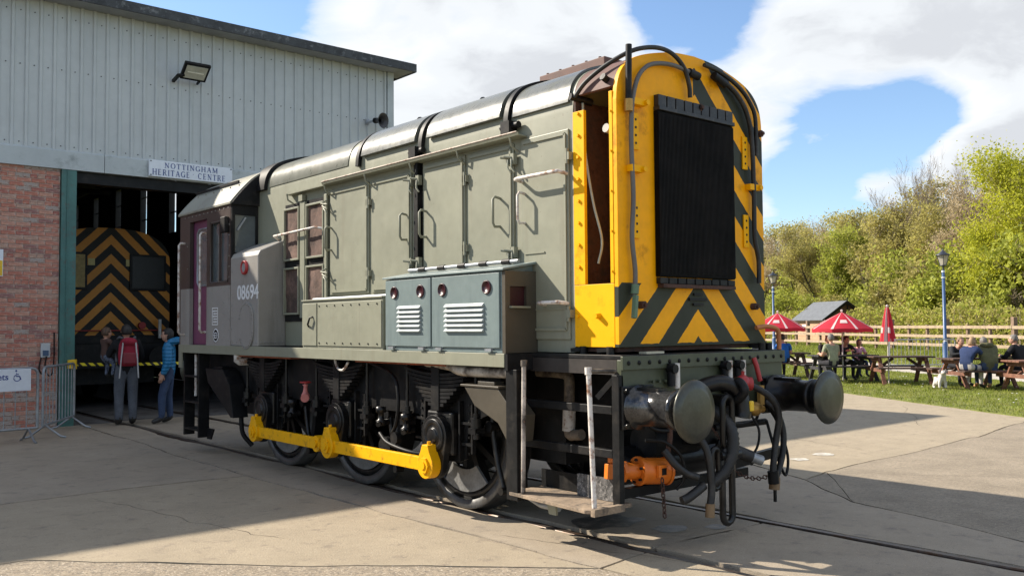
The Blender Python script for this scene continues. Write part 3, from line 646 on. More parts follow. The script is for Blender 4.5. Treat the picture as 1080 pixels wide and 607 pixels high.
m_wood = mat('worn_tread', (.30, .225, .155), rough=.85, var=.2, scale=6, dirt=(.08, .065, .05), dirt_amt=.3, dirt_scale=7, bump=.5)
m_pink = mat('faded_red_paint', (.55, .18, .16), rough=.55, var=.1)
m_filter = mat('brown_filter_cloth', (.145, .088, .068), rough=.95, var=.28, scale=5, dirt=(.05, .032, .026), dirt_amt=.3, dirt_scale=4, bump=1.0, bscale=9)
HP = [(.93, 1.44), (.93, 3.33), (.922, 3.42), (.90, 3.505), (.86, 3.575), (.80, 3.635), (.715, 3.685), (.60, 3.728), (.45, 3.768), (.25, 3.808), (.0, 3.825)]
HPF = [HP[0], HP[1]]+[(p.x, p.y) for p in smooth_path([(x, z, 0) for x, z in HP[1:]], 4)[1:]]
def full(P): return P+[(-x, z) for x, z in P[::-1] if x > 1e-6]
hood = lb(MB().prism(full(HPF), 'y', .56, 6.25), 'hood', m_olive, smooth=25)
def strip(y0, y1, i0, i1, o0, o1, name, m, side=-1, both=False, par=None):
    """a plate that follows the roof curve between profile points i0..i1"""
    P = HPF[i0:i1+1]; nrm = []
    for k in range(len(P)):
        a = P[max(k-1, 0)]; b_ = P[min(k+1, len(P)-1)]; t = V((b_[0]-a[0], b_[1]-a[1])).normalized(); nrm.append((t.y, -t.x))
    L = [(p[0]+n_[0]*o1, p[1]+n_[1]*o1) for p, n_ in zip(P, nrm)]; I = [(p[0]+n_[0]*o0, p[1]+n_[1]*o0) for p, n_ in zip(P, nrm)]
    if both: L = L+[(-x, z) for x, z in L[::-1]]; I = I+[(-x, z) for x, z in I[::-1]]
    else: L = [(side*x, z) for x, z in L]; I = [(side*x, z) for x, z in I]
    return lb(MB().prism(L+I[::-1], 'y', y0, y1), name, m, par=par, smooth=30)
NP = len(HPF)-1
# roof sections, hoops and raised panels
for y in (1.33, 2.60, 3.75): strip(y-.028, y+.028, 1, NP, .004, .045, 'roof_hoop', m_black, both=True)
strip(5.95, 6.24, 2, NP, .003, .05, 'roof_band', m_black, both=True)
for s in (-1, 1):
    strip(.60, 1.28, 4, NP-6, .004, .022, 'roof_panel', m_silver, s); strip(1.42, 2.50, 5, NP-5, .012, .045, 'roof_panel', m_silver, s); strip(2.70, 3.68, 5, NP-5, .012, .045, 'roof_panel', m_silver, s)
    strip(4.0, 5.90, 3, NP-3, .002, .008, 'roof_panel', m_olive2, s)
for y in (2.52, 3.62):
    mb = MB(); mb.tube([(-.25+.045*math.cos(R(a)), y, 3.88+.045*math.sin(R(a))) for a in range(0, 360, 30)], .012, 6, closed=True); mb.cyl((-.25, y, 3.81), (-.25, y, 3.845), .02, n=8); lb(mb, 'lifting_ring', m_black)
vb = MB(); vb.box(-.46, .46, .66, 1.46, 3.76, 3.875); vo = lb(vb, 'roof_vent', m_rbrown, .008)
mb = MB()
for k in range(5):
    for x in (-.43, .43): mb.cyl((x, .74+.16*k, 3.875), (x, .74+.16*k, 3.89), .014, n=6)
lb(mb, 'bolts', m_rbrown, par=vo)
# ---------------- nose: front plate, side openings, radiator
mb = MB(); mb.prism([(x, max(z, 1.485)) for x, z in full(HPF)], 'y', .10, .14); lb(mb, 'nose_plate', m_nose, .003)
for s in (-1, 1):
    ys = m_yellow
    lb(MB().box(s*.905, s*.932, .142, .56, 1.485, 1.96), 'nose_side_panel', ys, .003)
    lb(MB().box(s*.905, s*.934, .142, .175, 1.962, 3.40), 'nose_frame_strip', ys, .002); lb(MB().box(s*.905, s*.934, .44, .559, 1.962, 3.31), 'nose_frame_strip', ys, .002)
    st = MB()
    for k in range(8):
        z = 2.1+.17*k; st.cyl((s*.934, .50, z), (s*.95, .50, z), .013, n=6)
    for k in range(5): st.cyl((s*.934, .158, 2.05+.3*k), (s*.944, .158, 2.05+.3*k), .008, n=6)
    st.cyl((s*.932, .30, 1.72), (s*.975, .30, 1.72), .025, .018, n=8); st.cyl((s*.932, .52, 1.72), (s*.95, .52, 1.72), .014, n=6)
    lb(st, 'studs', m_yellow)
    # roof over the opening, brown inside
    strip(.142, .558, 6, NP, -.03, -.002, 'opening_roof', m_rbrown, s)
lb(MB().box(-.925, .925, .535, .558, 1.485, 3.40), 'inner_bulkhead', m_rust); lb(MB().box(-.90, .90, .145, .53, 1.45, 1.50), 'inner_floor', m_rust)
lb(MB().box(-.62, .62, .16, .40, 1.55, 3.35), 'radiator_core', m_black)
mb = MB(); mb.tube(smooth_path([(-.88, .50, 3.38), (-.90, .46, 3.0), (-.88, .40, 2.6), (-.86, .33, 2.3), (-.87, .36, 2.12)]), .011, 6); lb(mb, 'cable', mat('pale_cable', (.35, .37, .3)))
for p, q_ in (((-.97, .55, 3.43), (-.78, .50, 3.40)), ((-.95, .22, 3.52), (-.75, .22, 3.44))): lb(MB().cyl(p, q_, .028, n=10), 'pipe_stub', m_black)
mb = MB(); mb.cyl((-.9, .24, 3.14), (-.82, .24, 3.13), .035, n=10); lb(mb, 'pipe_stub', mat('grey_cap', (.35, .34, .30)))
# radiator panel on the nose
rp = lb(MB().box(-.515, .45, .058, .098, 2.02, 3.30), 'radiator_panel', mat('radiator_black', (.0035, .0035, .004), rough=.7, var=.3, scale=6, spec=.12), .004)
for k in range(9):
    x = -.515+.965*(k+.5)/9
    lb(MB().box(x-.053, x+.053, .052, .057, 2.03, 3.29), 'radiator_section', mat('radiator_black', (.01, .01, .01)), par=rp).location = (0, 0, 0)
mb = MB()
for k in range(60): x = -.505+.945*k/59; mb.box(x-.0015, x+.0015, .046, .0515, 2.04, 3.28)
fo = lb(mb, 'fins', mat('radiator_fin', (.016, .0135, .012), rough=.6, spec=.3, var=.4, scale=4), par=rp); fo.location = (0, 0, 0); fo['kind'] = 'stuff'
m_rhead = mat('radiator_header', (.022, .022, .023), rough=.5, var=.3, scale=7, dirt=(.06, .055, .05), dirt_amt=.2, dirt_scale=9)
for k in range(9):
    x = -.515+.965*(k+.5)/9
    lb(MB().box(x-.047, x+.047, .05, .098, 3.335, 3.425), 'header_clamp', m_rhead, .004); lb(MB().box(x-.047, x+.047, .055, .098, 1.965, 2.012), 'header_clamp', m_black, .004)
lb(MB().box(-.515, .45, .035, .097, 3.302, 3.333), 'header_bar', m_rhead, .003); lb(MB().box(-.49, .43, .04, .0985, 1.935, 1.963), 'header_bar', m_rust)
# brackets with holes, pipes and hoses on the nose
for x in (-.735, .66):
    for z in (3.12, 2.45):
        o = lb(MB().box(x-.035, x+.035, .085, .099, z-.15, z+.13), 'bracket_plate', m_yellow, .003)
        h = MB()
        for q in range(4): h.cyl((x, .086, z-.10+.06*q), (x, .082, z-.10+.06*q), .010, n=8)
        lb(h, 'hole', m_black, par=o)
mb = MB(); mb.cyl((-.845, .055, 3.33), (-.835, .055, 3.745), .024, n=10); lb(mb, 'vertical_pipe', m_black); lb(MB().cyl((-.845, .055, 3.24), (-.845, .055, 3.33), .034, n=10), 'pipe_union', m_brass)
mb = MB(); mb.tube(smooth_path([(-.80, .06, 1.86), (-.79, .06, 2.05), (-.82, .06, 2.3), (-.80, .06, 2.6), (-.815, .06, 3.0), (-.80, .06, 3.3), (-.74, .06, 3.5), (-.64, .06, 3.61), (-.5, .06, 3.665), (-.3, .06, 3.685), (-.1, .06, 3.665)]), .018, 8); lb(mb, 'conduit', mat('grey_conduit', (.12, .115, .11), rough=.5))
for p, q_ in (((-.12, .06, 3.665), (0, .06, 3.65)), ((.19, .05, 3.69), (.34, .05, 3.64))): lb(MB().cyl(p, q_, .034, n=10), 'pipe_end', m_black)
mb = MB(); mb.tube(smooth_path([(-.95, .52, 3.42), (-.93, .42, 3.52), (-.88, .26, 3.62), (-.80, .10, 3.70), (-.66, .06, 3.755), (-.48, .05, 3.785), (-.32, .05, 3.765), (-.19, .05, 3.68), (-.13, .05, 3.55), (-.11, .06, 3.46)]), .018, 8); lb(mb, 'hose', m_rubber)
mb = MB(); mb.tube(smooth_path([(.30, .06, 3.68), (.46, .06, 3.62), (.58, .06, 3.54), (.66, .06, 3.44), (.72, .06, 3.25), (.74, .06, 2.8), (.74, .06, 2.4), (.79, .06, 2.2), (.79, .06, 2.0)]), .020, 8); lb(mb, 'hose', m_rubber)
mb = MB(); mb.tube(smooth_path([(.08, .06, 3.76), (.25, .06, 3.745), (.42, .06, 3.705), (.58, .06, 3.64), (.70, .06, 3.55), (.78, .06, 3.42), (.80, .07, 3.1)]), .018, 8); lb(mb, 'hose', m_rubber)
mb = MB(); mb.beam((-.80, .05, 1.87), (-.83, .04, 1.70), .03, .035); mb.cyl((-.80, .06, 1.88), (-.79, .06, 1.95), .03, n=8); lb(mb, 'drain_tap', mat('green_tap', (.12, .2, .12)))
for x, z in ((-.76, 2.82), (.74, 2.82), (-.72, 3.33)): lb(MB().box(x-.07, x+.07, .045, .098, z-.025, z+.025).cyl((x+.06, .02, z), (x+.06, .046, z), .022, n=8), 'pipe_clamp', m_yellow)
mb = MB()
for x, z in ((-.70, 1.80), (.74, 1.80), (.02, 3.40), (.86, 3.30)): mb.cyl((x, .10, z), (x, .05, z), .03, n=10); mb.cyl((x, .05, z), (x, .03, z), .016, n=8)
lb(mb, 'studs', m_rust)
mb = MB(); mb.box(-.12, .10, .085, .0985, 1.84, 1.862); mb.box(-.06, .05, .085, .0985, 1.88, 1.90); mb.box(-.07, .06, .085, .0985, 1.80, 1.82); lb(mb, 'badge_stubs', m_black)
# side flange of the nose on the far side, striped
lb(MB().box(.936, .95, .12, .22, 1.75, 3.38), 'edge_flange', m_nose)
# ---------------- hood doors on both sides
def rect_loop(y0, y1, z0, z1, x, r=.02):
    return [(x, y0+r, z0), (x, y1-r, z0), (x, y1, z0+r), (x, y1, z1-r), (x, y1-r, z1), (x, y0+r, z1), (x, y0, z1-r), (x, y0, z0+r)]
DOORS = [(3.56, 4.36, 2.0, 3.15), (2.78, 3.50, 2.0, 3.15), (1.93, 2.58, 2.14, 3.18), (1.26, 1.88, 2.14, 3.18), (.60, 1.17, 1.54, 3.19)]
for s in (-1, 1):
    X = s*.93
    for i, (y0, y1, z0, z1) in enumerate(DOORS):
        dr = lb(MB().box(X, X+s*.016, y0, y1, z0, z1), 'hood_door', m_olive, .005)
        bd = MB(); xx = X+s*.018; e = .035
        for p, q in (((y0+e, z1-e), (y1-e, z1-e)), ((y0+e, z0+e if i < 4 else 1.62), (y0+e, z1-e)), ((y0+e, z0+e if i < 4 else 1.62), (y1-e if i < 4 else y0+.40, z0+e if i < 4 else 1.62))):
            bd.beam((xx, *p), (xx, *q), .022, .022, upv=(1, 0, 0))
        if i == 4: bd.beam((xx, y0+.28, 2.24), (xx, y1-.05, 2.24), .012, .012, upv=(1, 0, 0)); bd.beam((xx, y0+.05, 1.78), (xx, y0+.42, 1.78), .010, .010, upv=(1, 0, 0))
        lb(bd, 'bead', m_olive, par=dr, )
        hy = {0: y0-.02, 1: y1+.03, 2: y0-.025, 3: y1+.02, 4: y0-.01}[i]
        for z in (z0+.2, z1-.22):
            hm = MB(); hm.box(X, X+s*.05, hy-.028, hy+.028, z-.03, z+.03); hm.cyl((X+s*.04, hy, z-.06), (X+s*.04, hy, z+.06), .014, n=8); lb(hm, 'hinge', m_olive, par=dr)
    # dark gap post between the doors, with latches
    lb(MB().box(X-s*.001, X+s*.004, 2.605, 2.755, 2.05, 3.24), 'door_gap', m_black)
    lb(MB().box(X+s*.004, X+s*.05, 2.625, 2.665, 2.12, 3.22), 'door_bar', m_black)
    for y in (2.62, 2.745, 1.235, 1.28):
        for z in (2.26, 3.04):
            q = MB(); q.box(X+s*.016, X+s*.06, y-.025, y+.025, z-.045, z+.045); q.cyl((X+s*.055, y, z+.01), (X+s*.09, y+.06, z+.02), .012, n=6); q.tube([(X+s*.06, y, z), (X+s*.08, y-.02, z-.08), (X+s*.07, y-.05, z-.12)], .009, 6); lb(q, 'latch', m_olive)
    for y, wh in ((2.86, 0), (2.53, 0), (1.44, 0), (1.12, 1), (4.33, 0)):
        dy = -.0
        lb(MB().tube([(X+s*.012, y, 2.735), (X+s*.075, y, 2.745), (X+s*.095, y, 2.72), (X+s*.095, y, 2.52), (X+s*.075, y, 2.49), (X+s*.012, y, 2.495)], .012, 8), 'door_handle', m_wht if wh else m_olive)
    for z, y0, y1 in ((2.85, .62, 1.15), (1.83, .62, .88)):
        lb(MB().tube([(X+s*.012, y0, z-.01), (X+s*.11, y0+.01, z), (X+s*.115, y0+.05, z), (X+s*.115, y1-.05, z), (X+s*.10, y1-.01, z), (X+s*.012, y1, z-.01)], .016, 8), 'grab_rail', m_wht)
    # gutter above the doors
    gt = lb(MB().prism([(X, 3.206), (X+s*.095, 3.212), (X+s*.105, 3.236), (X+s*.097, 3.238), (X+s*.088, 3.222), (X, 3.218)], 'y', 1.10, 4.40), 'gutter', m_olive, .002)
    lb(MB().prism([(X, 3.200), (X+s*.08, 3.204), (X+s*.08, 3.22), (X, 3.218)], 'y', 4.405, 5.30), 'gutter', m_olive)
    lb(MB().tube([(X+s*.102, 1.12, 3.243), (X+s*.102, 4.4, 3.243)], .008, 6), 'gutter_lip', mat('rusty_lip', (.5, .42, .34), var=.2, scale=9, dirt=(.2, .09, .05), dirt_amt=.3, dirt_scale=12))
    for y in (1.22, 1.95, 2.7, 3.52, 4.36, 5.25):
        lb(MB().tube([(X+s*.09, y, 3.21), (X+s*.08, y-.01, 3.14), (X+s*.014, y-.02, 3.10)], .010, 6), 'gutter_bracket', m_olive)
    for y in (1.28, 2.66):
        q = MB(); q.box(X, X+s*.09, y-.05, y+.06, 3.26, 3.36); q.cyl((X+s*.04, y+.1, 3.32), (X+s*.04, y-.12, 3.32), .03, n=8); lb(q, 'hoop_clamp', m_black)
    # intake grilles by the cab
    gr = lb(MB().box(X, X+s*.012, 4.41, 5.44, 1.72, 3.10), 'grille_backing', m_black)
    for y0, y1 in ((5.04, 5.42), (4.46, 4.87)):
        for z0, z1 in ((2.43, 3.05), (1.80, 2.35)):
            fr = MB()
            for a in ((y0, y0+.022, z0, z1), (y1-.022, y1, z0, z1), (y0+.022, y1-.022, z0, z0+.022), (y0+.022, y1-.022, z1-.022, z1)): fr.box(X+s*.012, X+s*.05, *a)
            f = lb(fr, 'grille_frame', m_olive, .003); pl = MB(); K = 10
            pl.add([(X+s*(.022+.010*noise.noise(V((a*.45, b_*.5, z0*7+y0*3)))), y0+.022+(y1-y0-.044)*a/K, z0+.022+(z1-z0-.044)*b_/K) for b_ in range(K+1) for a in range(K+1)],
                   [(b_*(K+1)+a, b_*(K+1)+a+1, (b_+1)*(K+1)+a+1, (b_+1)*(K+1)+a)[::s] for b_ in range(K) for a in range(K)], 0, True)
            lb(pl, 'filter_cloth', m_filter, par=f)
    lb(MB().box(X+s*.012, X+s*.045, 4.90, 5.01, 1.76, 3.09), 'grille_mullion', m_olive, .003); lb(MB().box(X+s*.012, X+s*.04, 4.40, 4.46, 1.76, 3.12), 'grille_mullion', m_olive, .003)
    lb(MB().tube([(X+s*.012, 5.60, 2.70), (X+s*.10, 5.56, 2.74), (X+s*.10, 4.55, 2.76), (X+s*.012, 4.48, 2.74)], .014, 8), 'grab_rail', m_wht)
    q = MB()
    for y, z in ((4.40, 2.95), (4.40, 2.2)):
        for k in range(3): q.tube([(X+s*.03, y, z+.05*k), (X+s*.09, y-.03+.03*k, z+.03*k), (X+s*.07, y-.07, z-.06+.05*k)], .009, 6)
    q.box(X+s*.012, X+s*.06, 4.93, 5.02, 3.10, 3.17); lb(q, 'catches', m_olive)
    # beige locker on the footplate
    lk = lb(MB().box(s*.932, s*1.278, 2.765, 4.35, 1.434, 1.925), 'side_locker', m_olive, .006)
    lb(MB().box(s*1.278, s*1.29, 4.03, 4.34, 1.46, 1.90), 'locker_door', m_olive, .003); lb(MB().box(s*1.278, s*1.288, 2.78, 4.01, 1.46, 1.90), 'locker_panel', m_olive, .003)
    q = MB()
    for k in range(8): q.cyl((s*1.288, 2.85+.16*k, 1.87), (s*1.294, 2.85+.16*k, 1.87), .009, n=6); q.cyl((s*1.288, 2.85+.16*k, 1.49), (s*1.294, 2.85+.16*k, 1.49), .009, n=6)
    lb(q, 'bolts', m_black)
    lb(MB().cyl((s*1.20, 2.8, 1.945), (s*1.20, 4.25, 1.945), .018, n=8), 'locker_rail', m_galv)
    lb(MB().box(s*.93, s*1.292, 2.76, 4.36, 1.926, 1.94), 'locker_lid', m_olive, .003)
    lb(MB().tube([(s*1.29, 4.10, 1.76), (s*1.32, 4.12, 1.75), (s*1.32, 4.16, 1.68), (s*1.29, 4.2, 1.66)], .010, 6), 'locker_handle', m_black)
    # blue-grey battery box
    bx = lb(MB().prism([(s*.932, 1.434), (s*1.272, 1.434), (s*1.272, 2.085), (s*.932, 2.15)], 'y', 1.03, 2.72), 'battery_box', m_teal2, .004)
    # end wall with a square recess
    ew = MB(); x0, x1 = .935, 1.274; rx0, rx1, rz0, rz1 = 1.05, 1.225, 1.81, 1.965
    for a in ((x0, rx0, 1.436, 2.09), (rx1, x1, 1.436, 2.085), (rx0, rx1, 1.436, rz0), (rx0, rx1, rz1, 2.085)): ew.box(s*a[0], s*a[1], .99, 1.028, a[2], a[3])
    lb(ew, 'end_wall', mat('olive_brown_paint', (.068, .057, .04), rough=.45, var=.08)); lb(MB().box(s*rx0, s*rx1, 1.02, 1.0285, rz0, rz1), 'recess_lamp', m_maroon); lb(MB().box(s*(rx0-.01), s*(rx1+.01), .95, .989, rz0-.018, rz0-.004), 'recess_sill', m_olive)
    lb(MB().prism([(s*.93, 2.152), (s*1.30, 2.088), (s*1.30, 2.105), (s*.93, 2.172)], 'y', .985, 2.74), 'battery_box_lid', m_teal2, .003)
    q = MB(); q.cyl((s*1.08, 1.05, 2.175), (s*1.08, 2.62, 2.175), .016, n=8); lb(q, 'lid_rail', m_galv); q = MB()
    for k in range(5): q.cyl((s*1.08, 1.15+.3*k, 2.175), (s*1.08, 1.25+.3*k, 2.175), .024, n=8)
    lb(q, 'rail_clips', m_black)
    for y0, y1, la, lb2 in ((1.985, 2.705, 2.13, 2.49), (1.05, 1.965, 1.24, 1.765)):
        d_ = lb(MB().box(s*1.274, s*1.288, y0, y1, 1.475, 2.075), 'battery_door', m_teal2, .004)
        for k in range(6):
            z = 1.825-.041*k
            o = lb(MB().prism([(s*1.288, z-.016), (s*1.312, z-.014), (s*1.310, z-.006), (s*1.288, z+.014)], 'y', la, lb2), 'louvre', mat('louvre_highlight', (.42, .46, .46), rough=.4), .002, par=d_)  # slats paler than the door: whitish highlights put into their colour
        for y in (y0+.145 if y0 > 1.5 else y0+.15, y1-.155 if y0 > 1.5 else y1-.16):
            o = lb(MB().lathe((s*1.288, y, 1.962), (s, 0, 0), [(0, .056), (.012, .056), (.014, .048), (.006, .046), (.004, 0)], 18), 'reflector', m_maroon, par=d_)
        q = MB()
        for y in (y0+.12, y1-.12): q.box(s*1.288, s*1.31, y-.04, y+.04, 1.448, 1.47)
        lb(q, 'hinges', m_galv, par=d_)
# ---------------- cab
for s in (-1, 1):
    X = s*1.28; I = s*1.23; w_ = MB()
    for a in ((7.56, 7.88, 1.434, 2.18), (6.235, 6.98, 1.434, 2.18)): w_.box(I, X, *a, 0)
    for a in ((7.56, 7.88, 2.18, 3.21), (6.235, 6.30, 2.18, 3.21), (6.87, 6.98, 2.18, 3.21), (6.30, 6.87, 3.0, 3.21), (6.30, 6.87, 2.18, 2.22), (6.98, 7.56, 3.07, 3.21)): w_.box(I, X, *a, 1)
    lb(w_, 'cab_side', [m_cabg, m_cabb])
    dr = lb(MB().box(s*1.195, s*1.222, 6.96, 7.58, 1.436, 3.10), 'cab_door', m_mag, .003)
    q = lb(MB().box(s*1.222, s*1.226, 7.06, 7.42, 2.22, 2.95), 'window_pane', glass_mat('cab_glass', (.10, .115, .12), .05), par=dr)
    fr = MB(); fr.tube(rect_loop(7.05, 7.43, 2.21, 2.96, s*1.226, .05), .012, 6, closed=True); lb(fr, 'window_frame', m_galv, par=dr)
    wn_ = lb(MB().box(s*1.235, s*1.243, 6.30, 6.87, 2.22, 3.0), 'cab_window', glass_mat('cab_glass', (.10, .115, .12), .05))
    fr = MB(); fr.tube(rect_loop(6.31, 6.86, 2.225, 2.995, s*1.275, .03), .014, 6, closed=True); fr.beam((s*1.262, 6.60, 2.22), (s*1.262, 6.60, 3.0), .02, .025); lb(fr, 'window_frame', m_cabb)
    lb(MB().box(s*1.282, s*1.34, 6.28, 6.42, 2.83, 3.03), 'marker_lamp', m_black, .01)
    lb(MB().tube([(s*1.28, 7.74, 2.80), (s*1.34, 7.74, 2.80), (s*1.36, 7.74, 2.77), (s*1.36, 7.74, 1.60), (s*1.34, 7.74, 1.57), (s*1.28, 7.74, 1.57)], .016, 8), 'grab_rail', m_wht)
    lb(MB().tube([(s*1.28, 7.0, 2.88), (s*1.34, 7.0, 2.88), (s*1.36, 7.0, 2.85), (s*1.36, 7.0, 1.63), (s*1.34, 7.0, 1.60), (s*1.28, 7.0, 1.60)], .016, 8), 'grab_rail', m_wht)
    rv = MB()
    for k in range(12): rv.ball((X, 6.30+.13*k, 3.14), .010, 6, 4); rv.ball((X, 6.27, 1.5+.13*k), .009, 6, 4)
    for k in range(5): rv.ball((X, 6.42, 1.55+.14*k), .009, 6, 4); rv.ball((X, 7.64, 1.55+.3*k), .009, 6, 4)
    lb(rv, 'rivets', m_cabg)
    # equipment case ahead of the cab
    cs = lb(MB().prism([(s*.93, 1.434), (s*1.28, 1.434), (s*1.28, 2.50), (s*1.255, 2.555), (s*.93, 2.70)], 'y', 5.45, 6.232), 'equipment_case', m_cabg, .012)
    cv = MB(); pts = arc(5.75, 1.76, .20, 0, 180, 12)+arc(5.75, 1.60, .20, 180, 360, 12); cv.prism(pts, 'x', s*1.28, s*1.298); co2 = lb(cv, 'access_cover', m_cabg, .003)
    q = MB()
    for k in range(24):
        y, z = (arc(5.75, 1.76, .175, 0, 180, 12)+arc(5.75, 1.60, .175, 180, 360, 12))[k]; q.cyl((s*1.298, y, z), (s*1.306, y, z), .011, n=6)
    lb(q, 'bolts', m_cabg, par=co2)
    q = MB(); q.lathe((s*1.28, 5.80, 2.37), (s, 0, 0), [(0, .085), (.026, .085), (.03, .078), (.03, .060), (.01, .058)], 20); lb(q, 'lamp_ring', m_red); lb(MB().cyl((s*1.28, 5.80, 2.37), (s*1.30, 5.80, 2.37), .058, n=18), 'lamp_lens', mat('lamp_lens', (.35, .36, .36), rough=.15))
    q = MB()
    for k in range(7): q.ball((s*1.28, 5.50+.11*k, 1.48), .010, 6, 4); q.ball((s*1.28, 6.18, 1.5+.14*k), .010, 6, 4)
    for k in range(8): q.ball((s*(1.24-.045*k), 5.448, 1.48), .010, 6, 4)
    lb(q, 'rivets', m_cabg)
    # lettering
    M_ = Matrix(((0, 0, s, s*1.2815), (s, 0, 0, 5.73), (0, 1, 0, 1.995), (0, 0, 0, 1))); q = MB(); q.add(*text_mesh('08694', .238, M_, extr=.0012, bold=.004)); lb(q, 'running_number', mat('white_lettering', (.75, .75, .75)))
    q = MB(); yc, zc = 6.70, 1.80
    for a in ((yc-.09, yc+.09, zc-.11, zc-.10), (yc-.09, yc+.09, zc+.10, zc+.11), (yc-.09, yc-.08, zc-.10, zc+.10), (yc+.08, yc+.09, zc-.10, zc+.10)): q.box(X, X+s*.002, *a)
    for k in range(5): q.box(X, X+s*.002, yc-.065, yc+.065-.02*(k % 2), zc-.075+.034*k, zc-.062+.034*k)
    lb(q, 'data_panel', mat('white_lettering', (.75, .75, .75)))
    q = MB(); q.lathe((X, 6.67, 1.56), (s, 0, 0), [(0, .085), (.003, .085), (.003, .07), (.002, .07), (.002, 0)], 24); lb(q, 'roundel', mat('white_lettering', (.75, .75, .75)))
    q = MB(); q.cyl((X, 6.67, 1.56), (X+s*.0035, 6.67, 1.56), .071, n=24); ro = lb(q, 'roundel_field', m_black)
    q = MB()
    for a in ((6.635, 6.705, 1.585, 1.597), (6.635, 6.705, 1.522, 1.534), (6.635, 6.647, 1.534, 1.585), (6.693, 6.705, 1.534, 1.585), (6.61, 6.73, 1.556, 1.564)): q.box(X+s*.0035, X+s*.0055, *a)
    lb(q, 'roundel_emblem', mat('white_lettering', (.75, .75, .75)), par=ro).location = (0, 0, 0)
CP = [(1.305, 3.18), (1.305, 3.205), (1.22, 3.31), (1.14, 3.40), (1.03, 3.51), (.90, 3.60), (.72, 3.68), (.5, 3.75), (.25, 3.795), (0, 3.81)]
CPF = CP[:2]+[(p.x, p.y) for p in smooth_path([(x, z, 0) for x, z in CP[1:]], 3)[1:]]
lb(MB().prism(full(CPF), 'y', 6.20, 7.93), 'cab_roof', m_cabroof, smooth=25)
for s in (-1, 1):
    lb(MB().beam((s*1.06, 6.5, 3.515), (s*1.06, 7.9, 3.515), .02, .03), 'roof_rib', m_black)
    rv = MB()
    for k in range(6): rv.ball((s*1.10, 6.4+.27*k, 3.452), .011, 6, 4)
    lb(rv, 'rivets', m_cabroof)
lb(MB().prism([(-1.225, 2.4), (1.225, 2.4), (1.225, 3.178), (-1.225, 3.178)], 'y', 6.255, 6.29), 'cab_front_wall', m_cabb)
lb(MB().prism([(x*.985, z-.006) for x, z in full(CPF)], 'y', 6.17, 6.198), 'cab_front_header', m_black)
lb(MB().prism([(-1.278, 1.434), (1.278, 1.434), (1.278, 3.178), (-1.278, 3.178)], 'y', 7.882, 7.92), 'cab_rear_wall', m_cabb)
for s in (-1, 1):
    fr = MB()
    for a in ((.935, 1.275, 3.05, 3.178), (.935, 1.275, 2.50, 2.58), (.935, .965, 2.58, 3.05), (1.235, 1.275, 2.58, 3.05)): fr.box(s*a[0], s*a[1], 6.205, 6.25, a[2], a[3])
    lb(fr, 'front_window_frame', m_black, .003)
    q = lb(MB().box(s*.965, s*1.235, 6.225, 6.235, 2.58, 3.05), 'front_window', glass_mat('cab_glass', (.10, .115, .12), .05))
    q = MB(); q.beam((s*1.2, 6.21, 2.86), (s*1.1, 6.20, 3.02), .012, .02); lb(q, 'wiper', m_galv)
# ---------------- footplate, valance, buffer beam
fp_ = MB(); fp_.box(-1.27, 1.27, .99, 7.92, 1.40, 1.432); lb(fp_, 'footplate', m_black); lb(MB().box(-1.02, 1.02, .0, .988, 1.40, 1.432), 'front_platform', m_black, .004)
for s in (-1, 1):
    lb(MB().box(s*1.272, s*1.29, .99, 7.92, 1.325, 1.434), 'valance', m_olive, .003); lb(MB().box(s*1.272, s*1.288, 7.80, 7.92, 1.12, 1.323), 'valance_end', m_olive)
    lb(MB().box(s*.99, s*1.02, .046, .985, 1.29, 1.398), 'platform_edge', mat('brown_black', (.035, .028, .024), rough=.5, var=.2)); lb(MB().box(s*1.02, s*1.285, .955, .988, 1.30, 1.43), 'valance_return', m_black)
bb_ = lb(MB().box(-1.02, 1.02, .0, .045, .985, 1.398), 'buffer_beam', m_grn, .004)
lb(MB().box(-1.03, 1.03, -.025, -.001, 1.325, 1.425), 'beam_angle', m_grn, .003)
q = MB()
for k in range(18): x = -.97+1.94*k/17; q.lathe((x, -.025, 1.375), (0, -1, 0), [(0, .017), (.006, .016), (.011, .008), (.012, 0)], 8)
lb(q, 'rivets', m_black)
lb(MB().box(-1.2, 1.2, 7.86, 7.90, .985, 1.398), 'buffer_beam', m_grn)
for ys, yd in ((0, -1), (7.9, 1)):
    for s in (-1, 1):
        bf = lb(MB().box(s*.864-.17, s*.864+.17, ys+(yd*.025), ys, .90, 1.21), 'buffer', m_blackg, .006)
        mh = mat('polished_housing', (.09, .09, .092), rough=.2, metal=.7, var=.3, scale=9) if (s < 0 and yd < 0) else m_blackg
        c = (s*.864, ys+yd*.024, 1.055)
        for nm, mm, prof in (('housing', mh, [(0, .165), (.02, .165), (.03, .135), (.345, .128), (.35, .142), (.385, .142), (.39, .11), (.395, 0)]), ('plunger', m_steel if (s < 0 and yd < 0) else m_blackg, [(.38, .10), (.455, .10), (.48, .13)])):
            q = MB(); q.lathe(c, (0, yd, 0), prof, 28); lb(q, nm, mm, par=bf)
        q = MB(); q.lathe(c, (0, yd, 0), [(.475, .0), (.475, .12), (.49, .213), (.50, .218), (.515, .212), (.525, .15), (.53, 0)], 36)
        lb(q, 'buffer_head', mat('buffer_face', (.075, .076, .062), rough=.33, metal=.5, var=.15, scale=6, dirt=(.05, .05, .04), dirt_amt=.15, dirt_scale=7), par=bf)
        q = MB()
        for a in (-1, 1):
            for b_ in (-1, 1): q.cyl((s*.864+a*.145, ys+yd*.025, 1.055+b_*.125), (s*.864+a*.145, ys+yd*.05, 1.055+b_*.125), .02, n=6)
        q.box(s*.864-.05, s*.864+.05, ys+yd*.05, ys+yd*.25, 1.178, 1.20); lb(q, 'bolts', m_blackg, par=bf)
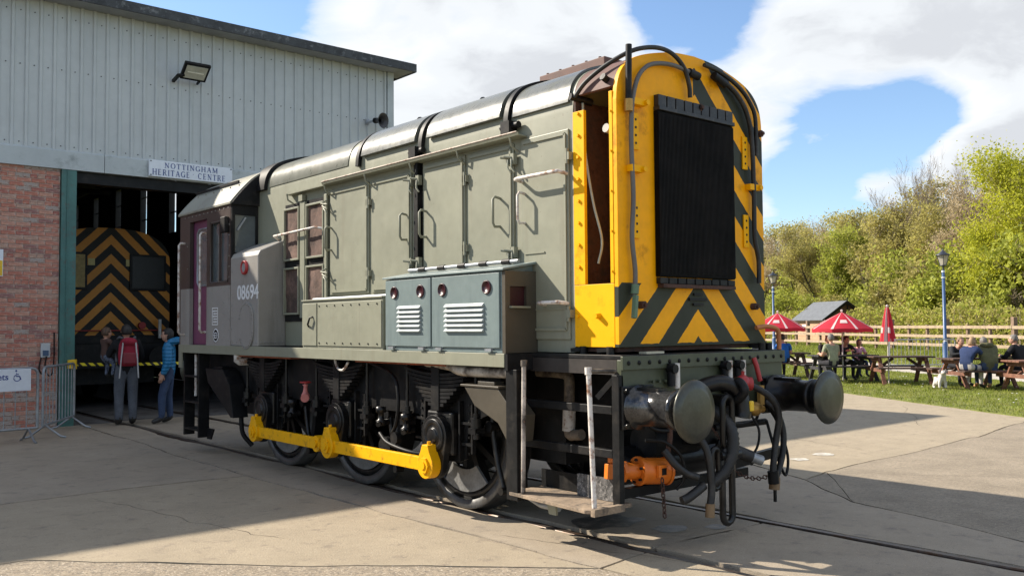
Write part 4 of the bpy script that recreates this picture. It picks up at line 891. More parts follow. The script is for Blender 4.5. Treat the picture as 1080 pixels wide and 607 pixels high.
# ---------------- frames, wheels, rods
AX = [2.121, 3.8735, 5.626]; ZW = .686; ZP = .437
for s in (-1, 1):
    poly = [(1.35, 1.38), (7.6, 1.38), (7.6, .95)]
    for y in AX[::-1]: poly += [(y+.42, .84), (y+.33, .78), (y+.30, .50), (y+.20, .46), (y-.20, .46), (y-.30, .50), (y-.33, .78), (y-.42, .84)]
    poly += [(1.35, .95)]
    lb(MB().prism(poly, 'x', s*1.0, s*1.03), 'frame_plate', m_black)
    for y in AX:
        wh = MB(); cx = s*.755
        wh.lathe((s*.67, y, ZW), (s, 0, 0), [(.0, .60), (0, .705), (.03, .705), (.04, .686), (.155, .680), (.16, .672), (.16, .60), (.15, .598), (0.0, .60)], 48)
        w1 = lb(wh, 'wheel', mat('tyre_steel', (.14, .14, .138), rough=.4, metal=.6, var=.15, scale=6, dirt=(.07, .06, .05), dirt_amt=.2, dirt_scale=5), label='steel tyred spoked driving wheel')
        rim = MB(); rim.lathe((s*.69, y, ZW), (s, 0, 0), [(0, .52), (0, .597), (.115, .597), (.12, .525), (0, .52)], 40); rim.lathe((s*.66, y, ZW), (s, 0, 0), [(0, .0), (0, .15), (.19, .15), (.20, .135), (.20, 0)], 24); lb(rim, 'rim_and_hub', m_blackg, par=w1)
        for k in range(11):
            a = 2*math.pi*(k+.4)/11; p = V((cx, y+.13*math.cos(a), ZW+.13*math.sin(a))); e = V((cx, y+.54*math.cos(a), ZW+.54*math.sin(a)))
            lb(MB().beam(p, e, .06, .085, upv=(1, 0, 0)), 'spoke', m_blackg, par=w1)
        cw = MB(); pts = [(y+.53*math.cos(R(q_)), ZW+.53*math.sin(R(q_))) for q_ in range(-128, -51, 7)]+[(y+.33*math.cos(R(q_)), ZW+.33*math.sin(R(q_))) for q_ in range(-58, -123, -8)]
        cw.prism(pts, 'x', s*.80, s*.825)
        lb(cw, 'balance_weight', mat('wheel_grey', (.22, .22, .215), rough=.45, var=.2, scale=6), par=w1)
        # axlebox, horn guides, fly crank
        lb(MB().box(s*1.031, s*1.10, y-.19, y+.19, .52, .90), 'axlebox', m_blackg, .02)
        q = MB()
        for yy in (y-.27, y+.25): q.box(s*1.031, s*1.075, yy, yy+.022, .48, 1.0); q.box(s*1.031, s*1.06, yy-.16 if yy < y else yy+.02, yy if yy < y else yy+.18, .80, .822); q.box(s*1.031, s*1.06, yy-.16 if yy < y else yy+.02, yy if yy < y else yy+.18, .62, .642)
        q.box(s*1.031, s*1.07, y-.44, y-.42, .56, .98); lb(q, 'horn_guides', m_black)['kind'] = 'stuff'
        q = MB()
        for k in range(7):
            for yy in (y-.36, y+.36): q.cyl((s*1.03, yy, .55+.07*k), (s*1.045, yy, .55+.07*k), .012, n=6)
        lb(q, 'bolts', m_blackg)
        ck = MB(); pts = [(y+.185*math.cos(R(a)), ZW+.185*math.sin(R(a))) for a in range(-15, 196, 15)]+[(y+.13*math.cos(R(a)), ZP+.13*math.sin(R(a))) for a in range(195, 346, 15)]
        ck.prism(pts, 'x', s*1.10, s*1.165); ck.lathe((s*1.165, y, ZW), (s, 0, 0), [(0, .15), (.012, .15), (.014, .11), (.004, .105), (.004, .07), (.02, .065), (.02, 0)], 24); lb(ck, 'fly_crank', m_blackg, .006)
        # leaf spring, one part for each leaf
        for k in range(9):
            L = .50-.048*k; z = 1.235-.033*k
            sp = MB(); n_ = 6; top = [(y-L+2*L*i/n_, z+.05*((2*i/n_-1)**2)*(L/.5)**2) for i in range(n_+1)]
            sp.prism(top+[(a, b_-.026) for a, b_ in top[::-1]], 'x', s*1.04, s*1.14); lb(sp, 'spring_leaf', m_black)
        lb(MB().box(s*1.034, s*1.15, y-.06, y+.06, .905, 1.30), 'spring_buckle', m_black, .006)
        for yy in (y-.52, y+.52):
            q = MB(); q.cyl((s*1.09, yy, .83), (s*1.09, yy, 1.36), .016, n=8); q.cyl((s*1.09, yy, .78), (s*1.09, yy, .87), .05, n=10); q.box(s*1.031, s*1.14, yy-.05, yy+.05, .74, .79); q.cyl((s*1.09, yy, .87), (s*1.09, yy, .91), .03, n=8); q.cyl((s*1.11, yy-.03, .70), (s*1.11, yy-.03, .75), .03, n=8); lb(q, 'spring_hanger', m_blackg)
    # coupling rods
    def boss(y, r, z=ZP, w0=1.165, w1=1.26):
        b_ = MB(); pts = [(y+r*math.cos(R(a)), z+r*math.sin(R(a))) for a in range(140, 401, 13)]+[(y+r*.55, z+r*1.0), (y+r*.36, z+r*1.5), (y-r*.36, z+r*1.5), (y-r*.55, z+r*1.0)]
        b_.prism(pts, 'x', s*w0, s*w1); b_.cyl((s*(w0+w1)/2, y, z+r*1.5), (s*(w0+w1)/2, y, z+r*1.72), .018, n=8)
        b_.cyl((s*w1, y, z), (s*(w1+.02), y, z), r*.62, n=6); b_.cyl((s*(w1+.02), y, z), (s*(w1+.03), y, z), r*.3, n=12); return b_
    def rod(y0, y1):
        b_ = MB(); n_ = 10; top = [(y0+(y1-y0)*i/n_, ZP+.060) for i in range(n_+1)]; b_.prism(top+[(a, 2*ZP-b2) for a, b2 in top[::-1]], 'x', s*1.19, s*1.235); return b_
    r1 = lb(rod(AX[0]+.09, AX[1]-.09), 'coupling_rod', m_rod, .006); r2 = lb(rod(AX[1]+.30, AX[2]-.09), 'coupling_rod', m_rod, .006)
    for par, y, r in ((r1, AX[0], .118), (r1, AX[1], .125), (r2, AX[2], .118)): lb(boss(y, r), 'rod_end', m_rod, .006, par=par)
    kn = MB(); kn.cyl((s*1.18, AX[1]+.24, ZP), (s*1.25, AX[1]+.24, ZP), .085, n=20); kn.cyl((s*1.25, AX[1]+.24, ZP), (s*1.275, AX[1]+.24, ZP), .045, n=6); kn.box(s*1.19, s*1.235, AX[1]+.1, AX[1]+.33, ZP-.06, ZP+.06); lb(kn, 'rod_knuckle', m_rod, .006, par=r2)
    # brake hangers and blocks
    for y in (AX[0]-.62, AX[1]-.78, AX[2]-.78):
        q = MB(); q.tube([(s*.975, y+.03, .95), (s*.975, y+.01, .72), (s*.975, y-.05, .48), (s*.975, y-.13, .27)], .026, 6); q.cyl((s*.93, y+.03, .80), (s*1.02, y+.03, .80), .05, n=10); q.cyl((s*.93, y-.13, .28), (s*1.02, y-.13, .28), .035, n=8); lb(q, 'brake_hanger', m_blackg)
        q = MB(); yc_ = y+.62 if y < 1.6 else y+.78; pts = [(yc_+.715*math.cos(R(a)), ZW+.715*math.sin(R(a))) for a in range(165, 206, 8)]+[(yc_+.79*math.cos(R(a)), ZW+.79*math.sin(R(a))) for a in range(205, 164, -8)]
        q.prism(pts, 'x', s*.70, s*.86); lb(q, 'brake_block', m_black)
    # sand boxes
    sbx = MB(); sbx.prism([(1.56, 1.15), (1.12, 1.15), (.90, .95), (.93, .74), (1.02, .76), (1.12, .88), (1.42, 1.0)], 'x', s*1.045, s*1.25); sbx.prism([(1.60, 1.152), (1.10, 1.152), (1.10, 1.17), (1.60, 1.17)], 'x', s*1.03, s*1.26); lb(sbx, 'sand_box', mat('olive_brown_paint', (.068, .057, .04)), .004)
    lb(MB().box(s*1.10, s*1.20, 1.22, 1.44, 1.171, 1.20), 'sand_box_lid', mat('olive_brown_paint', (.068, .057, .04)), .006)
    sbx = MB(); sbx.prism([(6.55, 1.13), (7.10, 1.13), (7.02, .95), (6.55, .70), (6.30, .55), (6.22, .55), (6.34, .95)], 'x', s*1.045, s*1.24); lb(sbx, 'sand_box', m_black, .004); lb(MB().box(s*1.08, s*1.18, 6.70, 6.95, 1.131, 1.16), 'sand_box_lid', m_black)
    lb(MB().tube(smooth_path([(s*1.12, 6.26, .56), (s*1.1, 6.25, .35), (s*1.0, 6.2, .2)]), .03, 8), 'sand_pipe', m_black)
    # pipes under the valance
    lb(MB().tube(smooth_path([(s*1.10, 2.3, 1.33), (s*1.14, 1.9, 1.31), (s*1.18, 1.68, 1.275), (s*1.18, 1.2, 1.275), (s*1.18, 1.04, 1.28)]), .045, 10), 'drain_pipe', mat('sooty_white', (.5, .45, .38), rough=.6, var=.2, scale=5, dirt=(.06, .045, .035), dirt_amt=.4, dirt_scale=4))
    lb(MB().tube([(s*1.05, 6.1, 1.24), (s*1.22, 6.1, 1.24), (s*1.24, 6.1, 1.25), (s*1.24, 6.1, 1.33)], .045, 10), 'drain_pipe', m_wht)
    lb(MB().tube(smooth_path([(s*1.2, 3.8, 1.32), (s*1.2, 3.75, 1.24), (s*1.22, 3.6, 1.22), (s*1.22, 3.5, 1.30)]), .014, 6), 'drain_pipe', m_wht)
    lb(MB().tube(smooth_path([(s*1.07, 3.5, 1.33), (s*1.10, 2.9, 1.2), (s*1.12, 2.75, 1.0), (s*1.12, 2.78, .75), (s*1.10, 2.9, .62)]), .018, 8), 'air_pipe', m_black)
    q = MB(); q.lathe((s*1.15, 4.53, .86), (0, 0, 1), [(0, .0), (0, .03), (.02, .045), (.06, .045), (.09, .028), (.15, .02), (.17, .034), (.18, .0)], 14); q.cyl((s*1.15, 4.53, .90), (s*1.20, 4.45, .89), .028, n=10); q.cyl((s*1.20, 4.45, .89), (s*1.205, 4.44, .889), .045, n=12); vv = lb(q, 'valve', m_pink)
    q = MB(); q.tube([(s*1.15+.055*math.cos(R(a_)), 4.53+.055*math.sin(R(a_)), 1.055) for a_ in range(0, 360, 30)], .009, 6, closed=True); q.beam((s*1.15-.05, 4.53, 1.055), (s*1.15+.05, 4.53, 1.055), .012, .012); q.cyl((s*1.15, 4.53, 1.03), (s*1.15, 4.53, 1.065), .012, n=8); lb(q, 'valve_wheel', m_red, par=vv)
    for y, z in ((3.05, .70), (2.62, .66), (4.9, .66)):
        q = MB(); q.lathe((s*1.12, y, z), (0, 0, 1), [(0, .0), (0, .045), (.05, .05), (.06, .03), (.12, .028), (.13, .05), (.18, .05), (.19, .0)], 14); q.cyl((s*1.12, y, z+.03), (s*1.19, y-.06, z+.02), .025, n=8); q.cyl((s*1.03, y, z+.03), (s*1.12, y, z+.03), .03, n=8); lb(q, 'oil_pot', m_blackg)
    q = MB(); q.tube(smooth_path([(s*1.1, 3.1, .62), (s*1.14, 2.9, .55), (s*1.12, 2.6, .50), (s*1.05, 2.4, .48)]), .02, 8); q.cyl((s*1.08, 2.98, .50), (s*1.13, 2.98, .50), .10, n=16); q.cyl((s*1.08, 2.80, .60), (s*1.14, 2.80, .60), .06, n=12); lb(q, 'brake_rigging', m_black)
    lb(MB().box(s*1.03, s*1.2, 1.9, 3.4, 1.305, 1.32), 'orange_duct', mat('red_oxide', (.40, .10, .04), rough=.7, var=.2, scale=6)); lb(MB().box(s*1.03, s*1.24, 4.7, 6.2, 1.305, 1.32), 'orange_duct', mat('red_oxide', (.40, .10, .04)))
for y in AX: lb(MB().cyl((-1.1, y, ZW), (1.1, y, ZW), .085, n=14), 'axle', m_black)
lb(MB().box(-.62, .62, 1.0, 7.6, .50, 1.39), 'motor_light_block', m_black); lb(MB().box(-.99, .99, 1.36, 7.6, 1.0, 1.385), 'frame_stretcher', m_black)  # motor box: plain dark mass added to stop light passing under the loco
# ---------------- front steps, rails and pipework
m_bar = mat('grimy_bar', (.16, .13, .10), rough=.6, var=.3, scale=8, dirt=(.03, .025, .02), dirt_amt=.4, dirt_scale=10); m_sooty = mat('sooty_handrail', (.52, .46, .40), rough=.6, var=.2, scale=6, dirt=(.05, .04, .033), dirt_amt=.42, dirt_scale=4, speck=((30, .66, (.2, .09, .05)),))
m_kick = mat('speckled_plate', (.10, .095, .09), rough=.7, var=.5, scale=25, dirt=(.28, .26, .24), dirt_amt=.25, dirt_scale=40)
for s in (-1,):
    lb(MB().box(s*1.0, s*1.05, .0, .07, .34, 1.29), 'step_post', m_black, .004); lb(MB().box(s*1.22, s*1.262, .875, 1.005, .30, 1.31), 'step_post', m_black, .004); lb(MB().box(s*.99, s*1.05, 1.06, 1.12, .30, 1.39), 'step_post', m_black, .004)
    for z in (1.035, .72): lb(MB().box(s*1.0, s*1.05, .072, 1.058, z-.03, z+.03), 'step_rung', m_black, .004)
    lb(MB().prism([(s*.90, .02), (s*1.30, .02), (s*1.33, .08), (s*1.26, 1.0), (s*.90, 1.0)], 'z', .335, .362), 'step_tread', m_wood, .003); lb(MB().box(s*1.02, s*1.33, -.02, .018, .325, .375), 'tread_nosing', m_wood)
    lb(MB().box(s*.97, s*.985, .10, .50, .365, .53), 'kick_plate', m_kick); lb(MB().box(s*.88, s*.895, .52, 1.0, .365, .50), 'kick_plate', m_black)
    lb(MB().tube([(s*1.25, .105, 1.345), (s*1.25, .06, .365)], .019, 10), 'step_handrail', m_wht); lb(MB().cyl((s*1.25, .105, 1.30), (s*1.25, .107, 1.352), .026, n=10), 'handrail_cap', m_wht); lb(MB().tube([(s*1.25, .10, 1.325), (s*1.05, .03, 1.32)], .016, 8), 'handrail_arm', m_bar); lb(MB().tube([(s*1.25, .80, 1.38), (s*1.25, .82, .365)], .018, 10), 'step_handrail', m_sooty); lb(MB().cyl((s*1.25, .80, 1.34), (s*1.25, .80, 1.385), .026, n=10), 'handrail_cap', m_bar)
    lb(MB().beam((s*1.01, .03, 1.30), (s*1.06, .2, 1.12), .03, .04), 'corner_brace', m_black)
    lb(MB().prism([(.55, .33), (.65, .33), (.62, .23), (.54, .23)], 'x', s*1.15, s*1.17), 'tread_bracket', m_olive); lb(MB().tube([(s*1.05, 1.0, .30), (s*1.08, .8, .26), (s*1.08, .6, .26)], .025, 8), 'under_pipe', m_galv)
for s in (-1, 1):
    # rear cab steps
    for yy in (7.28, 7.78): lb(MB().prism([(yy-.02, 1.32), (yy+.02, 1.32), (yy+.02, .22), (yy-.02, .22)], 'x', s*1.12, s*1.26), 'step_post', m_black)
    for z in (.30, .66, 1.0): lb(MB().box(s*1.10, s*1.26, 7.302, 7.758, z, z+.025), 'step_tread', m_black)
    lb(MB().cyl((s*1.2, 7.52, .75), (s*1.2, 7.52, 1.30), .02, n=8), 'step_handrail', m_wht)
    lb(MB().prism([(7.04, .34), (7.26, .34), (7.26, .20), (7.14, .20)], 'x', s*1.13, s*1.15), 'step_gusset', m_black)
m_bpipe = mat('sooty_pipe', (.30, .24, .18), rough=.6, var=.2, scale=5, dirt=(.05, .04, .033), dirt_amt=.45, dirt_scale=5)
lb(MB().tube(smooth_path([(-.6, 1.35, 1.25), (-.6, 1.1, 1.25), (-.6, .99, 1.23), (-.6, .97, 1.15), (-.6, .98, .78), (-.6, .92, .75), (-.6, .83, .76)], 4), .045, 10), 'exhaust_pipe', m_bpipe); lb(MB().cyl((-.6, .985, .78), (-.6, .975, .96), .055, n=12), 'pipe_sleeve', m_wht)
lb(MB().box(-.48, .80, .60, 1.0, .60, 1.39), 'air_tank_mount', m_black); lb(MB().cyl((-.75, .42, .55), (.75, .42, .55), .15, n=20), 'air_tank', m_blackg)
lb(MB().box(-.92, .92, .05, .99, 1.37, 1.398), 'platform_underside', m_black)
# orange actuator
A0, AD = V((-1.0, .16, .585)), V((.965, -.24, -.07)).normalized()
oc = MB().cyl(A0+AD*.26, A0+AD*.50, .098, n=28); oc.cyl(A0+AD*.25, A0+AD*.275, .108, n=28); oc.lathe(A0+AD*.50, AD, [(0, .106), (.025, .106), (.028, .096), (.006, .09), (.004, 0)], 28); oo = lb(oc, 'orange_actuator', m_orange, .003)
oc = MB().cyl(A0+AD*.12, A0+AD*.25, .062, n=18); oc.cyl(A0+AD*.10, A0+AD*.13, .085, n=6); lb(oc, 'actuator_neck', m_orange, .002, par=oo)
oc = MB().beam(A0+AD*-.02, A0+AD*.10, .05, .11); oc.beam(A0+AD*.02+V((0, 0, .06)), A0+AD*.02+V((0, 0, .10)), .03, .03); lb(oc, 'actuator_lug', m_orange, .004, par=oo)
sl = A0+AD*.40+V((-.02, -.095, .015)); lb(MB().box(sl.x-.045, sl.x+.045, sl.y-.022, sl.y+.01, sl.z-.05, sl.z+.045), 'actuator_cover', m_orange, .006, par=oo); lb(MB().box(sl.x-.02, sl.x+.03, sl.y-.025, sl.y-.021, sl.z-.03, sl.z+.02), 'actuator_slot', m_black, par=oo)
for k in range(6):
    a_ = R(60*k+20); c_ = A0+AD*.245+V((0, 0, 1))*.085*math.sin(a_)+AD.cross(V((0, 0, 1)))*.085*math.cos(a_); lb(MB().cyl(c_, c_-AD*.02, .011, n=6), 'bolt', m_black, par=oo)
# thin pipes, cables and chains below the beam
for pts, r_, nm, mm in (([(-.80, .02, .97), (-.70, -.03, .88), (-.50, -.04, .86), (-.30, -.04, .90)], .014, 'air_pipe', m_black), ([(-.75, .02, .80), (-.62, -.06, .78), (-.48, -.10, .66), (-.46, -.10, .50), (-.50, -.06, .42)], .013, 'air_pipe', m_black), ([(.10, -.03, .98), (.14, -.06, .88), (.30, -.06, .84), (.52, -.06, .86), (.62, -.03, .95)], .013, 'air_pipe', m_black), ([(-.52, -.02, .96), (-.55, -.05, .82), (-.58, -.05, .70)], .02, 'air_pipe', m_rust), ([(.22, -.03, .70), (.30, -.06, .60), (.46, -.06, .58), (.50, -.03, .50)], .016, 'air_pipe', m_black), ([(-.36, -.04, .96), (-.34, -.10, .80), (-.26, -.14, .74)], .012, 'cable', m_black), ([(.44, -.06, .93), (.48, -.12, .80), (.46, -.12, .66), (.40, -.08, .56)], .010, 'cable', m_black)):
    lb(MB().tube(smooth_path(pts), r_, 8), nm, mm)
def chain(p, q, n, sag, r_=.020):
    p, q = V(p), V(q)
    for k in range(n):
        t = (k+.5)/n; c = p.lerp(q, t)-V((0, 0, sag*4*t*(1-t))); d_ = (q-p).normalized(); sd_ = V((0, 0, 1)) if k % 2 else d_.cross(V((0, 0, 1))).normalized() if abs(d_.z) < .9 else V((1, 0, 0))
        if abs(d_.z) > .9 and k % 2: sd_ = V((0, 1, 0))
        lb(MB().tube([c+d_*(r_*1.25*math.cos(R(a)))+sd_*(r_*.75*math.sin(R(a))) for a in range(0, 360, 60)], r_*.26, 5, closed=True), 'chain_link', m_rust)
chain((-.66, -.06, .52), (-.66, -.08, .24), 8, 0); chain((.12, -.08, .54), (.56, -.16, .42), 13, .06); chain((-.20, -.1, .94), (-.13, -.24, .72), 6, 0)
for k in range(5): x = -.70+.07*k; lb(MB().cyl((x, -.01, 1.23), (x, -.03, 1.23), .012, n=6), 'beam_bolt', m_grn)
lb(MB().beam((-.99, .10, .42), (.60, .10, .42), .06, .07), 'cross_bar', m_black); lb(MB().beam((.05, -.05, .53), (.95, -.02, .57), .05, .08), 'cross_bar', m_black); lb(MB().cyl((-.45, .30, .74), (.15, .30, .74), .14, n=18), 'brake_cylinder', m_black)
lb(MB().cyl((.05, .0, .83), (.75, .0, .83), .028, n=8), 'cross_pipe', m_black); lb(MB().box(-.15, .3, .0, .3, .70, .98), 'draw_gear_block', m_black, .02)
# draw hook and hanging links
hk = MB(); hk.box(-.05, .05, -.16, .0, 1.0, 1.10); hk.tube(smooth_path([(0, -.14, 1.05), (0, -.26, 1.07), (0, -.33, 1.14), (0, -.28, 1.21), (0, -.2, 1.19)]), .035, 8); lb(hk, 'draw_hook', m_black)
def link(cx, y, z0, z1, r, hw_): 
    pts = [(cx+hw_*math.cos(R(a)), y, z1-hw_+hw_*math.sin(R(a))) for a in range(0, 181, 30)]+[(cx+hw_*math.cos(R(a)), y, z0+hw_+hw_*math.sin(R(a))) for a in range(180, 361, 30)]
    return MB().tube(pts, r, 8, closed=True)
lb(link(-.10, -.24, .70, 1.10, .024, .06), 'coupling_link', m_blackg); lb(MB().cyl((-.22, -.24, .66), (.02, -.24, .66), .045, n=10), 'coupling_screw', m_blackg); lb(link(-.13, -.25, .15, .70, .026, .06), 'coupling_link', m_blackg); lb(link(-.26, -.24, .42, .72, .022, .04), 'coupling_link', m_blackg)
# hoses
def hose(pts, r, name, m=m_rubber, k=6): return lb(MB().tube(smooth_path(pts, k), r, 10), name, m)
hose([(-.28, -.01, 1.08), (-.22, -.10, 1.17), (-.08, -.19, 1.20), (.04, -.25, 1.12), (.06, -.27, .99), (.05, -.27, .93)], .062, 'vacuum_pipe', m_blackg)
lb(MB().box(.06, .11, -.34, -.28, .98, 1.06), 'orange_marking', m_yel, .01)
rb = MB(); P_ = smooth_path([(-.10, -.02, 1.0), (-.10, -.14, .97), (-.09, -.26, .86), (-.11, -.29, .70), (-.18, -.27, .55), (-.28, -.22, .46)], 10); rb.tube(P_, [(.050 if i % 2 else .043) for i in range(len(P_))], 12); lb(rb, 'vacuum_hose', m_rubber)
hose([(-.42, -.06, .95), (-.38, -.14, .85), (-.33, -.22, .70), (-.31, -.24, .45), (-.33, -.24, .30)], .028, 'brake_hose'); lb(MB().cyl((-.33, -.24, .32), (-.335, -.24, .22), .035, n=8), 'hose_coupling', mat('dull_brass', (.22, .14, .07), rough=.6))
hose([(-.62, -.05, .72), (-.58, -.12, .62), (-.50, -.16, .55), (-.42, -.2, .52)], .028, 'brake_hose'); hose([(-.35, -.2, .45), (-.5, -.18, .38), (-.56, -.16, .36)], .034, 'hose_end')
hose([(.05, -.03, .72), (.14, -.12, .66), (.26, -.2, .60)], .05, 'brake_hose'); lb(MB().cyl((.24, -.19, .61), (.33, -.25, .57), .04, n=8), 'hose_coupling', m_galv)
hose([(.36, -.05, 1.17), (.46, -.12, 1.13), (.56, -.2, 1.04), (.62, -.22, .90), (.60, -.2, .70), (.56, -.2, .52), (.55, -.2, .44)], .027, 'brake_hose'); hose([(.70, -.04, 1.0), (.74, -.12, .92), (.77, -.16, .76), (.74, -.17, .58), (.67, -.17, .44), (.62, -.17, .38)], .026, 'brake_hose')
hose([(.72, -.04, .98), (.80, -.1, .8), (.86, -.14, .55), (.82, -.15, .40), (.76, -.15, .44), (.70, -.12, .62), (.68, -.06, .85)], .012, 'cable', m_black)
lb(MB().cyl((.62, -.17, .40), (.61, -.17, .30), .045, n=8), 'hose_coupling', mat('dull_brass', (.22, .14, .07))); lb(MB().beam((.62, -.17, .30), (.62, -.17, .20), .02, .02), 'hose_pin', m_black); lb(MB().cyl((.55, -.2, .46), (.56, -.2, .36), .045, n=8), 'hose_coupling', m_black)
vt = MB(); vt.cyl((.30, -.02, 1.17), (.42, -.10, 1.165), .055, n=12); vt.ball((.34, -.06, 1.17), .075, 12, 8); vt.cyl((.34, -.06, 1.2), (.34, -.07, 1.27), .02, n=8); lb(vt, 'air_cock', m_red)
vt = MB(); vt.ball((.50, -.07, .955), (.075, .06, .06), 10, 8); vt.cyl((.40, -.06, .955), (.60, -.08, .95), .032, n=8); lb(vt, 'air_cock', m_brass)
for x, z0, z1 in ((-.46, 1.17, 1.36), (.20, 1.08, 1.36), (.38, .96, 1.36)): lb(MB().cyl((x, -.05, z0), (x, -.05, z1), .024, n=8), 'lamp_bracket', m_wht); lb(MB().cyl((x-.06, -.045, z0+.02), (x-.06, -.045, z1), .03, n=8), 'pipe_riser', m_black); lb(MB().cyl((x-.06, -.09, z1-.04), (x-.06, -.02, z1-.04), .035, n=10), 'pipe_union', m_black)
lb(MB().tube([(.56, -.03, 1.37), (.57, -.05, 1.30), (.60, -.06, 1.18)], .022, 6), 'red_strap', m_red); lb(MB().box(.60, .66, -.06, -.03, .98, 1.14), 'brush_guard', mat('straw_brush', (.5, .3, .08)))
# platform clutter: orange hoop rail, latch bars
lb(MB().tube(smooth_path([(.72, .05, 1.62), (.85, .02, 1.63), (.96, .0, 1.60), (.98, .0, 1.50), (.98, .0, 1.432)]), .02, 8), 'hoop_rail', mat('orange_rust', (.5, .18, .06)))
mb = MB()
for x, y in ((-.90, .50), (-.90, .22), (.90, .06), (.80, .06)): mb.cyl((x-.03, y-.03, 1.432), (x-.03, y-.03, 1.49), .03, n=8); mb.beam((x-.03, y-.03, 1.47), (x-.05, y+.08, 1.46), .03, .03); lb(mb, 'nose_clamp', m_black); mb = MB()
lb(MB().box(-.72, -.52, .02, .095, 1.434, 1.45), 'wood_wedge', mat('pale_wood', (.5, .47, .36)))
# ================================================================== PEOPLE
m_skin = mat('skin', (.52, .29, .20), rough=.55, var=.06, scale=6); m_shoe = mat('dark_shoe', (.03, .028, .026), rough=.5)
def cloth(name, c, **k): return mat(name, c, rough=.85, var=k.pop('var', .15), scale=k.pop('scale', 7), bump=.9, bscale=k.pop('bscale', 16), spec=.2, **k)
STAND = dict(pel=(0, 0, .95), sp=(0, -.005, 1.12), ch=(0, 0, 1.30), nk=(0, 0, 1.46), hd=(0, .03, 1.60),
             sR=(.185, 0, 1.40), eR=(.245, -.03, 1.12), wR=(.23, .07, .88), sL=(-.185, 0, 1.40), eL=(-.245, -.03, 1.12), wL=(-.23, .07, .88),
             hR=(.10, 0, .90), kR=(.11, .02, .50), aR=(.11, -.02, .09), tR=(.12, .15, .035), hL=(-.10, 0, .90), kL=(-.11, .02, .50), aL=(-.11, -.02, .09), tL=(-.12, .15, .035))
SIT = dict(STAND, pel=(0, 0, .55), sp=(0, .02, .72), ch=(0, .06, .90), nk=(0, .12, 1.06), hd=(0, .17, 1.20),
           sR=(.185, .08, 1.0), eR=(.24, .12, .74), wR=(.17, .36, .78), sL=(-.185, .08, 1.0), eL=(-.24, .12, .74), wL=(-.17, .36, .78),
           hR=(.10, .02, .54), kR=(.13, .44, .52), aR=(.13, .42, .09), tR=(.14, .58, .035), hL=(-.10, .02, .54), kL=(-.13, .44, .52), aL=(-.13, .42, .09), tL=(-.14, .58, .035))
RAD = dict(pel=.135, sp=.125, ch=.145, nk=.055, sR=.075, sL=.075, eR=.052, eL=.052, wR=.036, wL=.036, hR=.095, hL=.095, kR=.066, kL=.066, aR=.045, aL=.045, tR=.036, tL=.036)
BON = [('pel', 'sp'), ('sp', 'ch'), ('ch', 'nk'), ('ch', 'sR'), ('sR', 'eR'), ('eR', 'wR'), ('ch', 'sL'), ('sL', 'eL'), ('eL', 'wL'), ('pel', 'hR'), ('hR', 'kR'), ('kR', 'aR'), ('aR', 'tR'), ('pel', 'hL'), ('hL', 'kL'), ('kL', 'aL'), ('aL', 'tL')]
